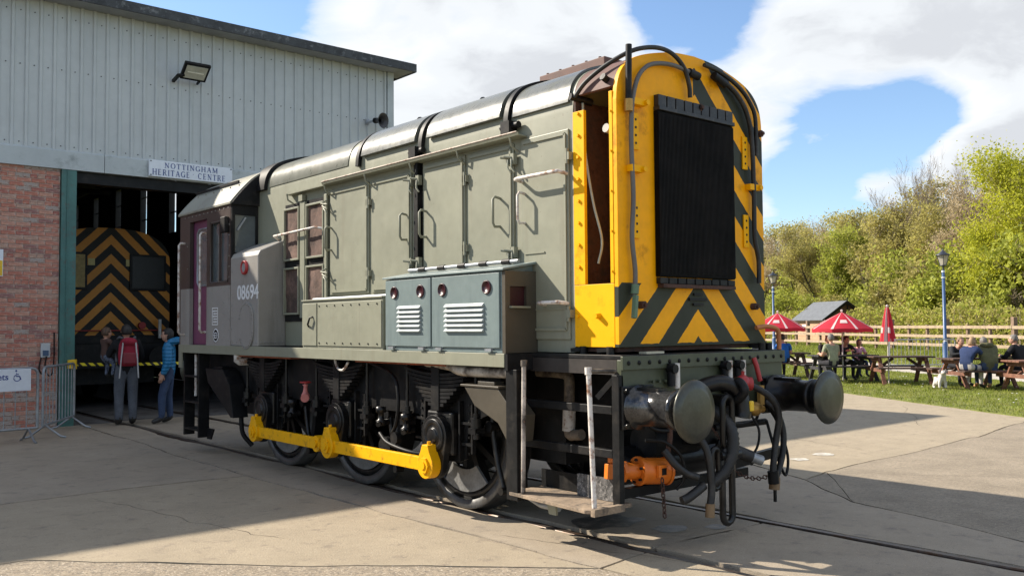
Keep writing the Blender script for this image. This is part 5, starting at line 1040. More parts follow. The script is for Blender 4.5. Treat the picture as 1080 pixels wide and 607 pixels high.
def person(label, loc, rz, pose, top, legs, hair, scale=1.0, shoe=None, skin=None, bulk=1.0, sleeves='long', leg_len='long', look=(0, 1, 0), hair_long=0.0, coat=0.0, rad=None, group=None, hood=False, hat=None, head_scale=1.0):
    J = {k: V(v) for k, v in pose.items()}; Rr = dict(RAD)
    for k in ('pel', 'sp', 'ch', 'sR', 'sL', 'eR', 'eL'): Rr[k] *= bulk
    if rad: Rr.update(rad)
    ks = list(RAD); me = bpy.data.meshes.new('sk'); me.from_pydata([J[k] for k in ks], [(ks.index(a), ks.index(b_)) for a, b_ in BON], [])
    o = bpy.data.objects.new('sk', me); col.objects.link(o)
    sm = o.modifiers.new('s', 'SKIN'); sm.use_smooth_shade = True; sub = o.modifiers.new('u', 'SUBSURF'); sub.levels = 2; sub.render_levels = 2
    for k, d_ in zip(ks, me.skin_vertices[0].data): d_.radius = (Rr[k], Rr[k]*(.82 if k in ('pel', 'sp', 'ch') else 1)); d_.use_root = k == 'pel'
    dg = bpy.context.evaluated_depsgraph_get(); ev = bpy.data.meshes.new_from_object(o.evaluated_get(dg)); bpy.data.objects.remove(o)
    mb = MB(); vs = [v_.co.copy() for v_ in ev.vertices]
    def near(p):
        best = None
        for a, b_ in BON:
            A, B = J[a], J[b_]; t = max(0, min(1, (p-A).dot(B-A)/max(1e-9, (B-A).length_squared))); dd = (p-A.lerp(B, t)).length/((Rr[a]+Rr[b_])/2)
            if best is None or dd < best[0]: best = (dd, a, b_, t)
        return best
    mi = []
    for pl in ev.polygons:
        c = pl.center; _, a, b_, t = near(c); m = 0
        if b_ == 'nk': m = 2 if t > .72 else 0
        if b_[0] == 'h' and b_ != 'hd': m = 1
        if b_[0] == 'k': m = 1 if not (coat and t < coat) else 0
        if b_[0] == 'a': m = 1 if leg_len == 'long' and t < .93 else (2 if leg_len != 'long' and t > .15 and t < .9 else (1 if leg_len != 'long' and t <= .15 else 3))
        if b_[0] == 't': m = 3
        if sleeves == 'short' and ((a[0] == 's' and b_[0] == 'e' and t > .6) or b_[0] == 'w'): m = 2
        mi.append(m)
    mb.v = [tuple(v_) for v_ in vs]; mb.f = [tuple(p.vertices) for p in ev.polygons]; mb.m = mi; mb.s = [True]*len(mi); bpy.data.meshes.remove(ev)
    # hands: palm, four fingers, thumb
    for sd_ in 'RL':
        wv, el = J['w'+sd_], J['e'+sd_]; a = (wv-el).normalized(); sg_ = 1 if sd_ == 'R' else -1
        side = a.cross(V((0, 0, 1))).normalized() if abs(a.z) < .9 else V((0, 1, 0)); nrm = side.cross(a)*-1
        P = [wv-a*.02, wv+a*.03, wv+a*.085]; mb.tube(P, [.028, .036, .034], 8, 2)
        for k, (off, L) in enumerate(((-.027, .066), (-.009, .078), (.010, .072), (.027, .056))):
            b0 = wv+a*.08+side*off; mb.tube([b0, b0+a*L*.5+nrm*.006, b0+a*L*.85+nrm*.022, b0+a*L+nrm*.036], [.0095, .009, .008, .006], 6, 2)
        b0 = wv+a*.035+side*(.03*sg_); mb.tube([b0, b0+a*.03+side*(.022*sg_)+nrm*.01, b0+a*.06+side*(.026*sg_)+nrm*.02], [.012, .011, .008], 6, 2)
    # head with a face
    hc = J['hd']; f = V(look).normalized(); r_ = f.cross(V((0, 0, 1))).normalized(); u = r_.cross(f); hs = head_scale
    def H(x, y, z): return hc+(r_*x+f*y+u*z)*hs
    nu, nv = 20, 14; hv = []
    for j in range(nv+1):
        t = math.pi*j/nv
        for i in range(nu):
            p = 2*math.pi*i/nu; x, y, z = math.sin(t)*math.cos(p), math.sin(t)*math.sin(p), math.cos(t)
            w_ = .076*(1-.22*max(0, -z)**1.5); dp = .094+.006*y; zz = z*.118
            yy = y*dp+(.018*max(0, -z) if y > 0 else 0)
            if y > .85 and -.25 < z < .12: yy += .018*(1-abs(x)*3.2) if abs(x) < .3 else 0
            if y > .6 and .05 < z < .25 and .2 < abs(x) < .55: yy -= .006
            if y > .7 and -.5 < z < -.42: yy -= .004
            hv.append(H(x*w_, yy, zz))
    mb.add(hv, [(j*nu+i, (j+1)*nu+i, (j+1)*nu+(i+1) % nu, j*nu+(i+1) % nu) for j in range(nv) for i in range(nu)], 2, True)
    mb.tube([J['nk']-V((0, 0, .03)), H(0, -.01, -.09)], [.055, .048], 10, 2)
    for sg_ in (-1, 1):
        mb.ball(H(sg_*.075, -.005, 0), .018, 8, 6, 2); mb.ball(H(sg_*.031, .083, .022), .010, 8, 6, 4)
    mb.ball(H(0, .094, -.05), (.02, .006, .005), 8, 4, 5)
    t = thing('person', label, 'person', loc, rz, group); t.scale = (scale,)*3
    mb.build('body', [top, legs, skin or m_skin, shoe or m_shoe, mat('eye_dark', (.02, .015, .012)), mat('lips', (.35, .12, .10))], t)
    # hair
    hb = MB(); hv = []; nu, nv = 22, 12; idx = {}
    for j in range(nv+1):
        tt_ = math.pi*j/nv
        for i in range(nu):
            p = 2*math.pi*i/nu; x, y, z = math.sin(tt_)*math.cos(p), math.sin(tt_)*math.sin(p), math.cos(tt_)
            n_ = 1+.10*noise.noise(V((x*3, y*3, z*3+loc[0])))
            hv.append(H(x*.088*n_, -.010+y*.104*n_, .012+z*.122*n_-(hair_long*.08 if z < -.2 and y < .3 else 0)))
    fs = []
    for j in range(nv):
        for i in range(nu):
            tt_ = math.pi*(j+.5)/nv; p = 2*math.pi*(i+.5)/nu; x, y, z = math.sin(tt_)*math.cos(p), math.sin(tt_)*math.sin(p), math.cos(tt_)
            lim = .45 if y > .45 else (.05 if y > -.1 else -.55)-(hair_long*.4 if y < .45 else 0)
            if z > lim: fs.append((j*nu+i, (j+1)*nu+i, (j+1)*nu+(i+1) % nu, j*nu+(i+1) % nu))
    hb.add(hv, fs, 0, True); ho = hb.build('hair', hair, t); so_ = ho.modifiers.new('s', 'SOLIDIFY'); so_.thickness = .012
    if hood:
        q = MB(); q.tube(smooth_path([J['nk']+V((.13, -.0, -.01)), J['nk']+V((.10, -.12, .04)), J['nk']+V((0, -.17, .05)), J['nk']+V((-.10, -.12, .04)), J['nk']+V((-.13, -.0, -.01))], 4), [.04]+[.065]*15+[.04], 8); q.build('hood', top, t)
    return t
def hairm(n, c): return mat('hair_'+n, c, rough=.6, var=.3, scale=20, bump=.8, bscale=60)
m_hdark, m_hgrey, m_hbrown, m_hblond = hairm('dark', (.02, .016, .013)), hairm('grey', (.20, .18, .16)), hairm('brown', (.10, .055, .03)), hairm('fair', (.33, .21, .11))
m_jean = cloth('jeans', (.05, .075, .14)); m_gtrs = cloth('grey_trousers', (.10, .11, .13)); m_blackj = cloth('black_jacket', (.016, .016, .018))
# man with rucksack carrying a child in the doorway, looking into the shed
px_ = dict(STAND, eL=(-.30, .08, 1.16), wL=(-.14, .24, 1.10), eR=(.26, .03, 1.14), wR=(.16, .22, 1.06))
person('person in dark top and grey trousers wearing a red rucksack in the doorway', (-.78, 11.75, 0), R(-10), px_, m_blackj, m_gtrs, m_hdark, 1.0, bulk=1.12, rad=dict(hR=.115, hL=.115, kR=.088, kL=.088, aR=.070, aL=.070, tR=.045, tL=.045))
def loc_pt(o, p): return V(o)+V(p)
m_rs = cloth('red_rucksack', (.30, .025, .045), bscale=15); RO = (-.78, 11.75, 0)
rk = thing('rucksack', 'red hiking rucksack with grey straps on the back of the person in the doorway', 'rucksack', (-.78, 11.75, 1.0), R(-10))
q = MB(); q.lathe((0, -.27, .02), (0, 0, 1), [(0, 0), (0, .12), (.04, .155), (.2, .165), (.36, .15), (.44, .12), (.48, .05), (.485, 0)], 18); bo = q.build('bag', m_rs, rk); bo.scale = (1, .72, 1); bo.location = (0, -.05, 0)
q = MB(); q.ball((0, -.30, .43), (.135, .11, .075), 14, 8); q.build('top_flap', m_rs, rk); MB().box(-.10, .10, -.40, -.345, .06, .25).build('pocket', mat('dark_red_cloth', (.2, .02, .03)), rk, None, .02)
for s in (-1, 1):
    q = MB(); q.tube(smooth_path([(s*.10, -.20, .50), (s*.13, -.05, .50), (s*.15, .10, .40), (s*.155, .10, .25), (s*.16, -.05, .08)]), .022, 6); q.build('shoulder_strap', cloth('grey_strap', (.13, .13, .14)), rk)
    q = MB(); q.tube([(s*.10, -.36, .42), (s*.13, -.37, .1), (s*.15, -.34, -.18)], .012, 6); q.build('hanging_strap', mat('pale_strap', (.5, .5, .5)), rk)
ch = dict(STAND, pel=(0, 0, .95), kR=(.16, .18, .72), kL=(-.16, .18, .72), hR=(.09, 0, .90), hL=(-.09, 0, .90), aR=(.16, .12, .40), aL=(-.16, .12, .40), tR=(.16, .22, .34), tL=(-.16, .22, .34), eR=(.26, .1, 1.2), wR=(.15, .28, 1.28), eL=(-.26, .1, 1.2), wL=(-.15, .28, 1.28))
m_check = cloth('check_cloth', (.16, .19, .26), var=.45, scale=26)
person('small child in checked clothes carried on the arm of the rucksack wearer', (-1.07, 11.93, .62), R(-75), ch, cloth('child_brown_top', (.10, .06, .05)), m_check, m_hbrown, .60, head_scale=1.35)
wp = dict(STAND, eR=(.25, .02, 1.13), wR=(.20, .14, .92), aL=(-.09, .10, .09), tL=(-.09, .28, .035), kL=(-.10, .10, .50), tR=(.13, .14, .035))
m_puff = mat('blue_puffer', (.015, .17, .36), rough=.45, var=.12, scale=6, spec=.4)
t_ = NT(m_puff.node_tree); b_n = t_.n('ShaderNodeBump', i={'Strength': .7, 'Distance': .012, 'Height': t_.n('ShaderNodeTexWave', bands_direction='Z', i={'Scale': 5.0, 'Distortion': 1.2, 'Detail': 1.0}).outputs[1]}); m_puff.node_tree.links.new(t_.n('ShaderNodeTexCoord').outputs['Object'], b_n.inputs['Height'].links[0].from_node.inputs['Vector']); m_puff.node_tree.links.new(b_n.outputs[0], m_puff.node_tree.nodes['Principled BSDF'].inputs['Normal'])
person('person in bright blue quilted jacket and jeans standing beside the locomotive cab', (-.14, 11.5, 0), R(62), wp, m_puff, m_jean, m_hdark, .96, bulk=1.18, coat=.22, hood=True, hair_long=.4, rad=dict(pel=.17, eR=.075, eL=.075, wR=.055, wL=.055, kR=.075, kL=.075, aR=.06, aL=.06, tR=.042, tL=.042))
# ================================================================== PICNIC AREA
m_twood = mat('dark_stained_wood', (.085, .045, .03), rough=.75, var=.25, scale=8, dirt=(.17, .11, .075), dirt_amt=.2, dirt_scale=9)
m_twood2 = mat('red_brown_wood', (.20, .085, .05), rough=.75, var=.22, scale=8, dirt=(.27, .15, .10), dirt_amt=.2, dirt_scale=9)
m_twood3 = mat('blackened_wood', (.035, .033, .035), rough=.75, var=.25, scale=8)
def picnic_table(label, p, rz, m, L=1.8, end_m=None):
    t = thing('picnic_table', label, 'picnic table', (p[0], p[1], gz(p[0], p[1])), rz, None); end_m = end_m or m
    for k in range(5): MB().box(-L/2, L/2, -.36+.146*k, -.36+.136+.146*k, .705, .745).build('table_plank', m, t, None, .004)
    for s in (-1, 1):
        for k in range(2): MB().box(-L/2, L/2, s*.60+.0+(.135*k if s > 0 else -.135*k)-.065, s*.60+(.135*k if s > 0 else -.135*k)+.065, .425, .465).build('seat_plank', m, t, None, .004)
    for x in (-L/2+.2, L/2-.2):
        for s in (-1, 1): MB().beam((x, s*.62, .0), (x, s*.18, .70), .045, .10, upv=(1, 0, 0)).build('leg', end_m, t)
        MB().box(x-.068, x-.023, -.80, .80, .33, .424).build('cross_beam', end_m, t, None, .004); MB().box(x-.068, x-.023, -.34, .34, .61, .704).build('top_batten', end_m, t, None, .004)
        sx = 1 if x < 0 else -1; MB().beam((x, 0, .40), (x+sx*.42, 0, .69), .045, .07).build('brace', m, t)
    return t
AXT = R(-40)
T1, T2, T3 = (18.0, 9.0), (18.0, 7.33), (17.85, 5.3)
picnic_table('blackened picnic table under the open red parasol', T1, R(-34), m_twood3)
picnic_table('empty brown picnic table beside the closed red parasol', T2, R(-46), m_twood, 1.6, m_twood2)
picnic_table('brown picnic table where people in coats sit beside the lamp post', T3, R(-33), m_twood, 1.7, m_twood2)
T4 = (17.5, 3.55); picnic_table('red brown picnic table cut off by the right edge of the photo', T4, R(-38), m_twood2)
T5 = (18.7, 11.55); picnic_table('dark picnic table half hidden behind the locomotive nose', T5, R(-38), m_twood)
def to_world(c, rz, p): return (c[0]+p[0]*math.cos(rz)-p[1]*math.sin(rz), c[1]+p[0]*math.sin(rz)+p[1]*math.cos(rz), 0)
def sit_at(label, T, rz, x, side, pose, *a, **k):
    """seat a person on the bench of a table, facing it"""
    sc = k.get('scale', 1.0); p = to_world(T, rz, (x, side*.68)); extra = k.pop('turn', 0)
    z = gz(p[0], p[1])+max(0, .0)
    return person(label, (p[0], p[1], z+.465-.455*sc), rz+(R(180) if side > 0 else 0)+extra, pose, *a, **k)
s2 = dict(SIT, wR=(.16, .38, .82), wL=(-.16, .36, .82), eR=(.24, .20, .76), eL=(-.24, .20, .76))
lean = dict(SIT, ch=(0, .14, .88), nk=(0, .24, 1.02), hd=(0, .31, 1.14), sR=(.185, .18, .98), sL=(-.185, .18, .98), eR=(.25, .36, .80), wR=(.10, .52, .84), eL=(-.25, .36, .80), wL=(-.10, .52, .84))
m_khaki = cloth('sage_tshirt', (.27, .29, .19)); m_dktrs = cloth('dark_trousers', (.03, .03, .035)); m_par = cloth('olive_parka', (.12, .115, .06), bscale=14); m_navy = cloth('navy_coat', (.028, .045, .11), bscale=14); m_pale = cloth('pale_leggings', (.48, .45, .43)); m_pk = cloth('pink_top', (.62, .36, .46)); m_bl = cloth('blue_tshirt', (.02, .12, .42)); m_char = cloth('charcoal_jacket', (.028, .03, .033), bscale=14)
R1, R2, R3 = R(-34), R(-46), R(-33)
sit_at('person in sage green t-shirt seated with back to camera at the parasol table', T1, R1, -.62, -1, dict(SIT, hd=(0, .10, 1.22), nk=(0, .07, 1.07), aR=(.16, .22, .09), tR=(.18, .36, .035)), m_khaki, m_dktrs, m_hgrey, sleeves='short', shoe=mat('white_shoe', (.6, .6, .6)), turn=R(8), bulk=1.06)
sit_at('person in black jacket leaning on the far side of the parasol table', T1, R1, -.25, 1, lean, m_blackj, m_dktrs, m_hblond, look=(.2, 1, -.1))
sit_at('person in dark jacket and white collar sitting nearer the girl at the parasol table', T1, R1, .30, 1, lean, m_char, m_dktrs, m_hdark, look=(-.4, 1, -.1))
sit_at('child in pink top at the right end of the parasol table', T1, R1, .78, 1, s2, m_pk, m_jean, m_hbrown, scale=.82, sleeves='short', hair_long=.8, look=(-.3, 1, 0))
sit_at('person in blue t-shirt seen just past the locomotive nose', T5, R(-38), -.05, -1, SIT, m_bl, m_dktrs, m_hdark, sleeves='short')
sit_at('person with dark hair partly hidden behind the locomotive nose', T5, R(-38), -.75, -1, SIT, m_char, m_dktrs, m_hdark)
sit_at('person in navy coat and pale leggings leaning on the table by the lamp post', T3, R3, -.72, -1, dict(lean, eR=(.2, .32, .86), wR=(.05, .42, 1.02), aL=(-.16, .30, .09), tL=(-.17, .44, .035)), m_navy, m_pale, m_hblond, bulk=1.1, coat=.35, turn=R(-62), look=(.0, 1, -.35), hair_long=.4)
sit_at('person in olive hooded parka and jeans with back turned on the near bench', T3, R3, -.12, -1, dict(lean, aR=(.05, .10, .09), tR=(.05, .25, .035), kR=(.16, .40, .48)), m_par, m_jean, m_hgrey, bulk=1.5, coat=.75, hood=True, shoe=mat('tan_shoe', (.5, .28, .14)), turn=R(-14), rad=dict(eR=.10, eL=.10, wR=.06, wL=.06, hR=.13, hL=.13))
sit_at('person in black jacket and grey hair at the right end of the near bench', T3, R3, .72, -1, dict(SIT, eL=(-.30, .20, .76), wL=(-.12, .44, .80)), m_blackj, m_dktrs, m_hgrey, bulk=1.22, turn=R(20), look=(-.5, 1, 0))
sit_at('person with fair hair on the far bench behind the olive parka', T3, R3, -.15, 1, lean, m_char, m_dktrs, m_hblond)
gb = MB(); c_ = to_world(T3, R3, (.32, .0)); z_ = gz(c_[0], c_[1]); gb.lathe((c_[0], c_[1], z_+.746), (0, 0, 1), [(0, 0), (0, .10), (.12, .16), (.30, .21), (.30, .195), (.13, .14), (.02, .08), (.02, 0)], 16)
tag(recenter(gb.build('carrier_bag', mat('green_bag', (.03, .30, .13), rough=.5))), 'bright green bag standing open on the table beside the parka', 'bag')
# small white dog on the grass
def dog():
    c = (16.8, 5.72); d_ = thing('dog', 'small white dog with grey back sitting on the grass under the picnic table', 'dog', (c[0], c[1], gz(c[0], c[1])), R(130))
    J = dict(r=(0, -.20, .16), m=(0, -.05, .21), c=(0, .12, .27), n=(0, .20, .36), h=(0, .25, .43), f1=(.07, .14, .15), f2=(.075, .16, .02), g1=(-.07, .14, .15), g2=(-.075, .16, .02), b1=(.10, -.12, .12), b2=(.11, -.22, .05), b3=(.11, -.10, .02), k1=(-.10, -.12, .12), k2=(-.11, -.22, .05), k3=(-.11, -.10, .02), t=(0, -.32, .18), m1=(0, .35, .41))
    rr = dict(r=.11, m=.11, c=.10, n=.07, h=.075, f1=.04, f2=.026, g1=.04, g2=.026, b1=.06, b2=.032, b3=.026, k1=.06, k2=.032, k3=.026, t=.025, m1=.032)
    E_ = [('r', 'm'), ('m', 'c'), ('c', 'n'), ('n', 'h'), ('c', 'f1'), ('f1', 'f2'), ('c', 'g1'), ('g1', 'g2'), ('r', 'b1'), ('b1', 'b2'), ('b2', 'b3'), ('r', 'k1'), ('k1', 'k2'), ('k2', 'k3'), ('r', 't'), ('h', 'm1')]
    ks = list(J); me = bpy.data.meshes.new('sk'); me.from_pydata([J[k] for k in ks], [(ks.index(a), ks.index(b_)) for a, b_ in E_], []); o = bpy.data.objects.new('sk', me); col.objects.link(o)
    o.modifiers.new('s', 'SKIN').use_smooth_shade = True; u = o.modifiers.new('u', 'SUBSURF'); u.levels = u.render_levels = 2
    for k, q in zip(ks, me.skin_vertices[0].data): q.radius = (rr[k], rr[k]); q.use_root = k == 'm'
    ev = bpy.data.meshes.new_from_object(o.evaluated_get(bpy.context.evaluated_depsgraph_get())); bpy.data.objects.remove(o)
    mb = MB(); mb.v = [tuple(v_.co) for v_ in ev.vertices]; mb.f = [tuple(p.vertices) for p in ev.polygons]; mb.m = [1 if p.center.z > .27 and p.center.y < .08 else 0 for p in ev.polygons]; mb.s = [True]*len(mb.f)
    for s in (-1, 1): mb.tube([(s*.05, .22, .48), (s*.085, .22, .46), (s*.09, .24, .39)], [.02, .03, .012], 6, 1); mb.ball((s*.03, .315, .455), .011, 6, 5, 2)
    mb.ball((0, .383, .415), .016, 8, 6, 2); mb.build('body', [cloth('dog_white', (.62, .58, .54)), cloth('dog_grey', (.22, .19, .18)), m_shoe], d_)
dog()
# parasols
def parasol(label, p, rz, opened=True, h=2.45, r=1.35):
    z0 = gz(p[0], p[1]); t = thing('parasol', label, 'parasol', (p[0], p[1], z0), rz); m_cr = mat('parasol_red', (.60, .018, .045), rough=.7, var=.08, trans=.35); m_cw = mat('parasol_white', (.80, .68, .66), rough=.7, var=.05, trans=.35)
    MB().cyl((0, 0, 0), (0, 0, h), .02, n=8).build('pole', mat('parasol_pole', (.62, .58, .55), rough=.4), t)
    n = 8
    if opened:
        for k in range(n):
            pm = MB(); K = 5; a0, a1 = 2*math.pi*k/n, 2*math.pi*(k+1)/n; vs = []
            for i in range(K+1):
                f = i/K; zz = h-.02-.42*f-.06*f*f
                for j in range(5):
                    a = a0+(a1-a0)*j/4; sag = 1-.05*math.sin(math.pi*j/4)*f; vs.append((r*f*sag*math.cos(a), r*f*sag*math.sin(a), zz+.04*math.sin(math.pi*j/4)*f*.4))
            pm.add(vs, [(i*5+j, (i+1)*5+j, (i+1)*5+j+1, i*5+j+1) for i in range(K) for j in range(4)], 0, True)
            vl = [(r*math.cos(a0+(a1-a0)*j/4)*(1-.05*math.sin(math.pi*j/4)), r*math.sin(a0+(a1-a0)*j/4)*(1-.05*math.sin(math.pi*j/4)), h-.50-dz+.016*math.sin(math.pi*j/4)) for dz in (0, .10) for j in range(5)]
            pm.add(vl, [(j, 5+j, 6+j, j+1) for j in range(4)], 0, True)
            w0 = [(r*f*math.cos(a)*1.0, r*f*math.sin(a), h-.02-.42*f-.06*f*f+.006) for f in (.02, .25, .5, .75, 1.0) for a in (a0-.045, a0+.045)]
            pm.add(w0, [(2*i, 2*i+1, 2*i+3, 2*i+2) for i in range(4)], 1)
            b_ = [(r*f*math.cos(a), r*f*math.sin(a), h-.02-.42*f-.06*f*f+.013) for f in (.52, .70) for a in (a0+.22, (a0+a1)/2, a1-.22)]
            if k % 2 == 0: pm.add(b_, [(0, 1, 4, 3), (1, 2, 5, 4)], 1)
            po = pm.build('canopy_panel', [m_cr, m_cw], t)
        for k in range(n): a = 2*math.pi*k/n; MB().cyl((0, 0, h-.55), (r*.6*math.cos(a), r*.6*math.sin(a), h-.30), .007, n=5).build('rib', mat('parasol_pole', (.62, .58, .55)), t)
    else:
        cm_ = MB(); K = 12; M_ = 32; vs = []
        for i in range(K+1):
            f = i/K; zz = h-.02-.92*f; rr = .035+.15*f**.8
            for j in range(M_):
                a = 2*math.pi*j/M_; q = rr*(1+.22*math.cos(8*a+.5*f)); vs.append((q*math.cos(a), q*math.sin(a), zz))
        fs = [(i*M_+j, (i+1)*M_+j, (i+1)*M_+(j+1) % M_, i*M_+(j+1) % M_) for i in range(K) for j in range(M_)]
        cm_.add(vs, fs, 0, True); cm_.m = [1 if ((i % M_)//2) % 4 == 0 or (i//M_ in (7, 8) and (i % M_) % 8 in (2, 3, 4)) or i//M_ == K-1 and i % 3 == 0 else 0 for i in range(len(fs))]
        cm_.build('folded_canopy', [m_cr, m_cw], t)
    MB().ball((0, 0, h+.02), .035, 10, 8).build('finial', m_cw, t)
    return t
parasol('open red and white parasol shading the blackened picnic table', T1, .2, True, 1.98, .86)
parasol('closed red and white parasol standing at the empty picnic table', (T2[0]-.25, T2[1]+.2), 0, False, 2.08)
parasol('open red parasol half hidden behind the locomotive nose', T5, .1, True, 2.0, .86)
# lamp posts
def lamp_post(label, p, h=4.35):
    t = thing('lamp_post', label, 'lamp post', (p[0], p[1], gz(p[0], p[1])-.02)); m_lb = mat('lamp_blue', (.035, .09, .22), rough=.4, var=.08); m_lw = mat('lamp_white_band', (.7, .72, .75)); m_ld = mat('lamp_dark', (.03, .035, .05), rough=.4)
    q = MB(); q.lathe((0, 0, 0), (0, 0, 1), [(0, .14), (.06, .14), (.08, .10), (.9, .095), (.95, .075), (.97, .062), (h-.75, .052), (h-.74, .0)], 16); q.build('column', m_lb, t)
    q = MB(); q.lathe((0, 0, h-.83), (0, 0, 1), [(0, .055), (.01, .062), (.05, .062), (.06, .055)], 14); q.lathe((0, 0, .98), (0, 0, 1), [(0, .06), (.01, .07), (.03, .07), (.04, .06)], 14); q.lathe((0, 0, h-1.05), (0, 0, 1), [(0, .055), (.01, .075), (.04, .075), (.05, .055)], 14); q.build('band', m_lw, t)
    MB().cyl((0, 0, h-.745), (0, 0, h-.58), .03, n=10).build('neck', m_ld, t)
    for k in range(4):
        a = math.pi/2*k+.5; b_ = a+math.pi/2
        MB().add([(.10*math.cos(a), .10*math.sin(a), h-.56), (.10*math.cos(b_), .10*math.sin(b_), h-.56), (.20*math.cos(b_), .20*math.sin(b_), h-.20), (.20*math.cos(a), .20*math.sin(a), h-.20)], [(0, 1, 2, 3)]).build('lantern_pane', mat('lantern_glass', (.62, .58, .48), rough=.3, var=.06, trans=.5), t)
        MB().beam((.10*math.cos(a), .10*math.sin(a), h-.57), (.205*math.cos(a), .205*math.sin(a), h-.19), .018, .018).build('lantern_bar', m_ld, t)
    q = MB(); q.lathe((0, 0, h-.2), (0, 0, 1), [(0, .26), (.015, .26), (.09, .12), (.11, .10), (.16, .05), (.2, .03), (.26, .0)], 16); q.build('lantern_cap', m_ld, t); MB().lathe((0, 0, h-.60), (0, 0, 1), [(0, .03), (.01, .11), (.04, .11), (.045, 0)], 14).build('lantern_base', m_ld, t)
lamp_post('blue lamp post with lantern rising behind the people in coats', (27.8, 10.45)); lamp_post('blue lamp post with lantern partly hidden behind the locomotive nose', (34.45, 22.05))
barrier((24.5, 10.9), (26.3, 9.45), 'galvanised crowd barrier on the path behind the closed parasol', None, 16)
# timber post and rail fence
fe = thing('timber_fence', 'pale timber post and rail fence running below the hedge', 'fence', tuple(fp(0, 0, .45)), math.atan2(FT.y, FT.x))
m_fw = mat('weathered_fence_wood', (.40, .30, .20), rough=.85, var=.15, scale=5, dirt=(.22, .17, .12), dirt_amt=.25, dirt_scale=8); m_fp = mat('fence_post_wood', (.24, .16, .11), rough=.85, var=.2, scale=6)
rd = random.Random(3); k = 0; t0 = -16.0
while t0 < 34:
    tall = k % 3 == 0; hh = 1.38 if tall else 1.12; wd = .085 if tall else .055
    MB().box(t0-wd, t0+wd, -wd, wd, -.3, hh+rd.uniform(-.03, .03)).build('post', m_fp, fe, None, .01); t0 += 1.3; k += 1
for z in (1.02, .66, .28):
    a = -16.0
    while a < 34:
        MB().beam((a, .10, z+rd.uniform(-.02, .02)), (a+3.88, .10, z+rd.uniform(-.02, .02)), .045, .12).build('rail', m_fw, fe); a += 3.9
# little cabin behind the fence
cbp = fp(20.6, 4.3); ca = math.atan2(FT.y, FT.x)+R(20)
cz = gz(cbp.x, cbp.y)-.5; cab = thing('timber_cabin', 'small timber cabin with slate grey roof behind the fence', 'cabin', (cbp.x, cbp.y, cz), R(-121)); m_cw = mat('cabin_boards', (.48, .30, .18), rough=.8, var=.1, scale=4); m_cr = mat('slate_grey_felt', (.13, .14, .155), rough=.85, var=.12, scale=5); m_cf = mat('brown_gable', (.16, .085, .05), rough=.8)
CW, CD, CH, CR = 1.8, 1.3, 1.98, 2.95
q = MB(); q.box(-CW, CW, -CD, CD, 0, CH); q.build('wall', m_cw, cab)
for k in range(9): MB().box(-CW, CW, -CD-.012, -CD-.001, .1+.2*k, .285+.2*k).build('board', m_cw, cab)
MB().prism([(-CD+.01, CH), (CD-.01, CH), (0, CR-.06)], 'x', -CW+.0, CW).build('gable', m_cf, cab); MB().box(CW+.001, CW+.02, -CD, CD, .75, CH).build('gable_wall', m_cf, cab)
for s in (-1, 1):
    MB().add([(-CW-.15, 0, CR), (CW+.25, 0, CR), (CW+.25, s*(CD+.25), CH-.14), (-CW-.15, s*(CD+.25), CH-.14), (-CW-.15, 0, CR+.05), (CW+.25, 0, CR+.05), (CW+.25, s*(CD+.25), CH-.09), (-CW-.15, s*(CD+.25), CH-.09)], [(0, 1, 2, 3), (4, 5, 6, 7), (0, 1, 5, 4), (1, 2, 6, 5), (2, 3, 7, 6), (3, 0, 4, 7)]).build('roof_slope', m_cr, cab)
    MB().beam((CW+.26, 0, CR-.03), (CW+.26, s*(CD+.27), CH-.17), .03, .16, upv=(1, 0, 0), roll=math.pi/2).build('bargeboard', m_black, cab)
MB().beam((CW+.26, 0, CR-.5), (CW+.26, 0, CR+.22), .05, .05).build('finial', m_black, cab)
MB().box(CW+.021, CW+.035, -.2, .95, .9, 1.55).build('notice', m_white, cab); MB().box(CW+.036, CW+.04, .45, .90, .98, 1.45).build('notice_panel', mat('notice_green', (.08, .25, .16)), cab)
MB().box(-.9, -.1, -CD-.03, -CD-.013, 1.35, 1.6).build('name_board', m_white, cab)
